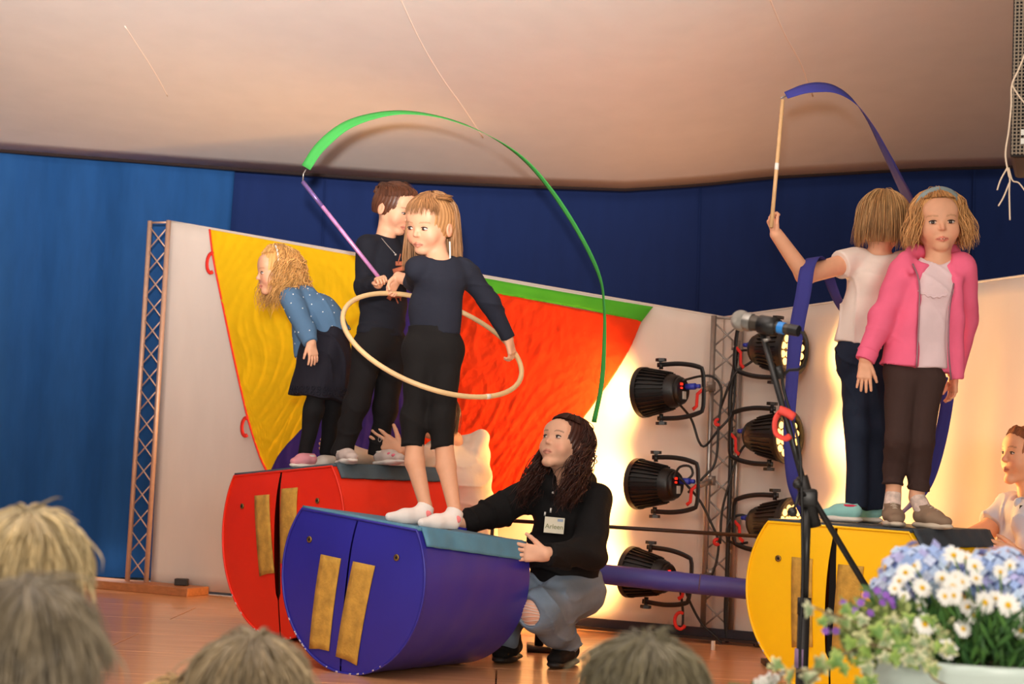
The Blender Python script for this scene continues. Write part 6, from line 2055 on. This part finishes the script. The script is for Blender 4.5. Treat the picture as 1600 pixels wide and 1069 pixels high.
lv = [(1266, 948, .024), (1283, 968, .016), (1345, 990, .026), (1368, 980, .026), (1310, 1018, .026), (1288, 1036, .030), (1300, 1030, .026), (1236, 1050, .028), (1266, 1052, .028), (1208, 1036, .024), (1300, 962, .022), (1318, 966, .022), (1335, 962, .024), (1350, 1012, .024), (1330, 1000, .022), (1310, 1025, .022), (1358, 1022, .022), (1375, 1005, .024), (1390, 990, .024), (1352, 1040, .022), (1360, 1058, .024), (1345, 1062, .020), (1456, 1040, .024), (1448, 1032, .022), (1440, 1018, .024), (1420, 1000, .024), (1405, 1008, .024), (1395, 1022, .022), (1470, 985, .026), (1482, 975, .026), (1478, 990, .022), (1430, 1015, .024), (1415, 985, .022), (1385, 968, .022), (1400, 970, .022), (1350, 965, .020), (1325, 950, .018), (1425, 1032, .02), (1340, 1030, .022), (1318, 1042, .018)]
for k in range(46):
    lv.append((frng.uniform(1335, 1480), frng.uniform(962, 1030), frng.uniform(.014, .024)))
for (a, b, L) in lv:
    L = L * 1.35
    c = W(a, b, YF - .17 - .03 * frng.random() + (.06 if a > 1400 and b < 1000 else 0))
    th = frng.uniform(-2.6, -.4)
    ivy_leaf(c, L, V(frng.gauss(0, .45), -1, .3 + frng.gauss(0, .35)), V(math.cos(th), 0, math.sin(th)), tones[frng.randrange(4)])
mb, cols = MB(), []
for k in range(420):
    px, py = frng.uniform(1325, 1420), frng.uniform(950, 1022)
    b0 = W(px, py, YF - .10 + .08 * frng.random()); g_ = frng.random()
    leafmesh(mb, cols, b0, V(frng.gauss(0, 1), frng.gauss(0, .6), frng.gauss(.2, .8)), V(frng.gauss(0, .5), -1, .3), .02 + .014 * frng.random(), .010, (int(96 + 60 * g_), int(116 + 50 * g_), int(62 + 30 * g_)))
fo = mb.build('undergrowth', M_leafg, ivy, cols=np.vstack(cols)); fo['kind'] = 'stuff'
# small purple flowers
M_pp = mat('petal_purple', srgb(142, 84, 190), rough=.6)
vp = thing('purple_flowers', 'sprigs of tiny purple flowers standing among the ivy', 'plant', V(pc_[0] - .13, YF, rimz - .02))
for (a, b) in ((1318, 943), (1290, 986), (1306, 986), (1353, 930), (1371, 923), (1379, 942), (1395, 946), (1360, 958), (1392, 938), (1345, 942), (1336, 955), (1384, 930)):
    c = W(a, b, YF - .10); R0 = .0072; n = unit(V(frng.gauss(0, .3), -1, .4)); u = unit(np.cross(n, V(0, 0, 1))); v = np.cross(u, n); m = MB()
    for k in range(5):
        d = math.cos(k * 1.2566) * u + math.sin(k * 1.2566) * v; t = np.cross(n, d)
        m.add([c, c + d * R0 * .6 + t * R0 * .45, c + d * R0 * 1.1 + n * R0 * .1, c + d * R0 * .6 - t * R0 * .45], [(0, 1, 2, 3)])
    fl = m.build('flower', M_pp, vp, smooth=False)
    MB().tube([V(pc_[0] - .1, YF, rimz), c], .0012, 5).build('stem', M_stem, fl)
# smaller pot with white alyssum beside the stand
ap = W(1195, 1110, YF - .1)
wp = thing('alyssum_pot', 'pot of tiny white blossoms at the foot of the microphone stand', 'plant', V(ap[0], ap[1], -.45))
MB().lathe([(.001, -.45 - ap[2]), (.06, -.45 - ap[2]), (.085, -.02), (.09, 0), (.08, 0), (.001, -.01)], ap, (0, 0, 1), 32).build('pot', M_pot, wp)
mb, cols = MB(), []
for k in range(260):
    a_ = frng.uniform(0, 6.28); r_ = .075 * math.sqrt(frng.random())
    leafmesh(mb, cols, ap + V(r_ * math.cos(a_), r_ * math.sin(a_), .0), V(math.cos(a_) * .4, math.sin(a_) * .4, 1), V(0, -1, .3), .03 + .015 * frng.random(), .008, (90, 120, 60))
fo = mb.build('foliage', M_leafg, wp, cols=np.vstack(cols)); fo['kind'] = 'stuff'
for (a, b) in ((1186, 1066), (1194, 1060), (1201, 1055), (1207, 1064), (1197, 1067), (1222, 1052), (1213, 1058), (1180, 1070), (1190, 1072), (1204, 1072)):
    c = W(a, b, YF - .12); m = MB()
    for k in range(7):
        q = c + V(frng.gauss(0, .004), frng.gauss(0, .004), frng.gauss(0, .003))
        m.sphere(q, .0032, 6, 4)
    fl = m.build('blossom', M_pet, wp)
    MB().tube([ap + V(0, 0, -.005), c], .001, 4).build('stem', M_stem, fl)
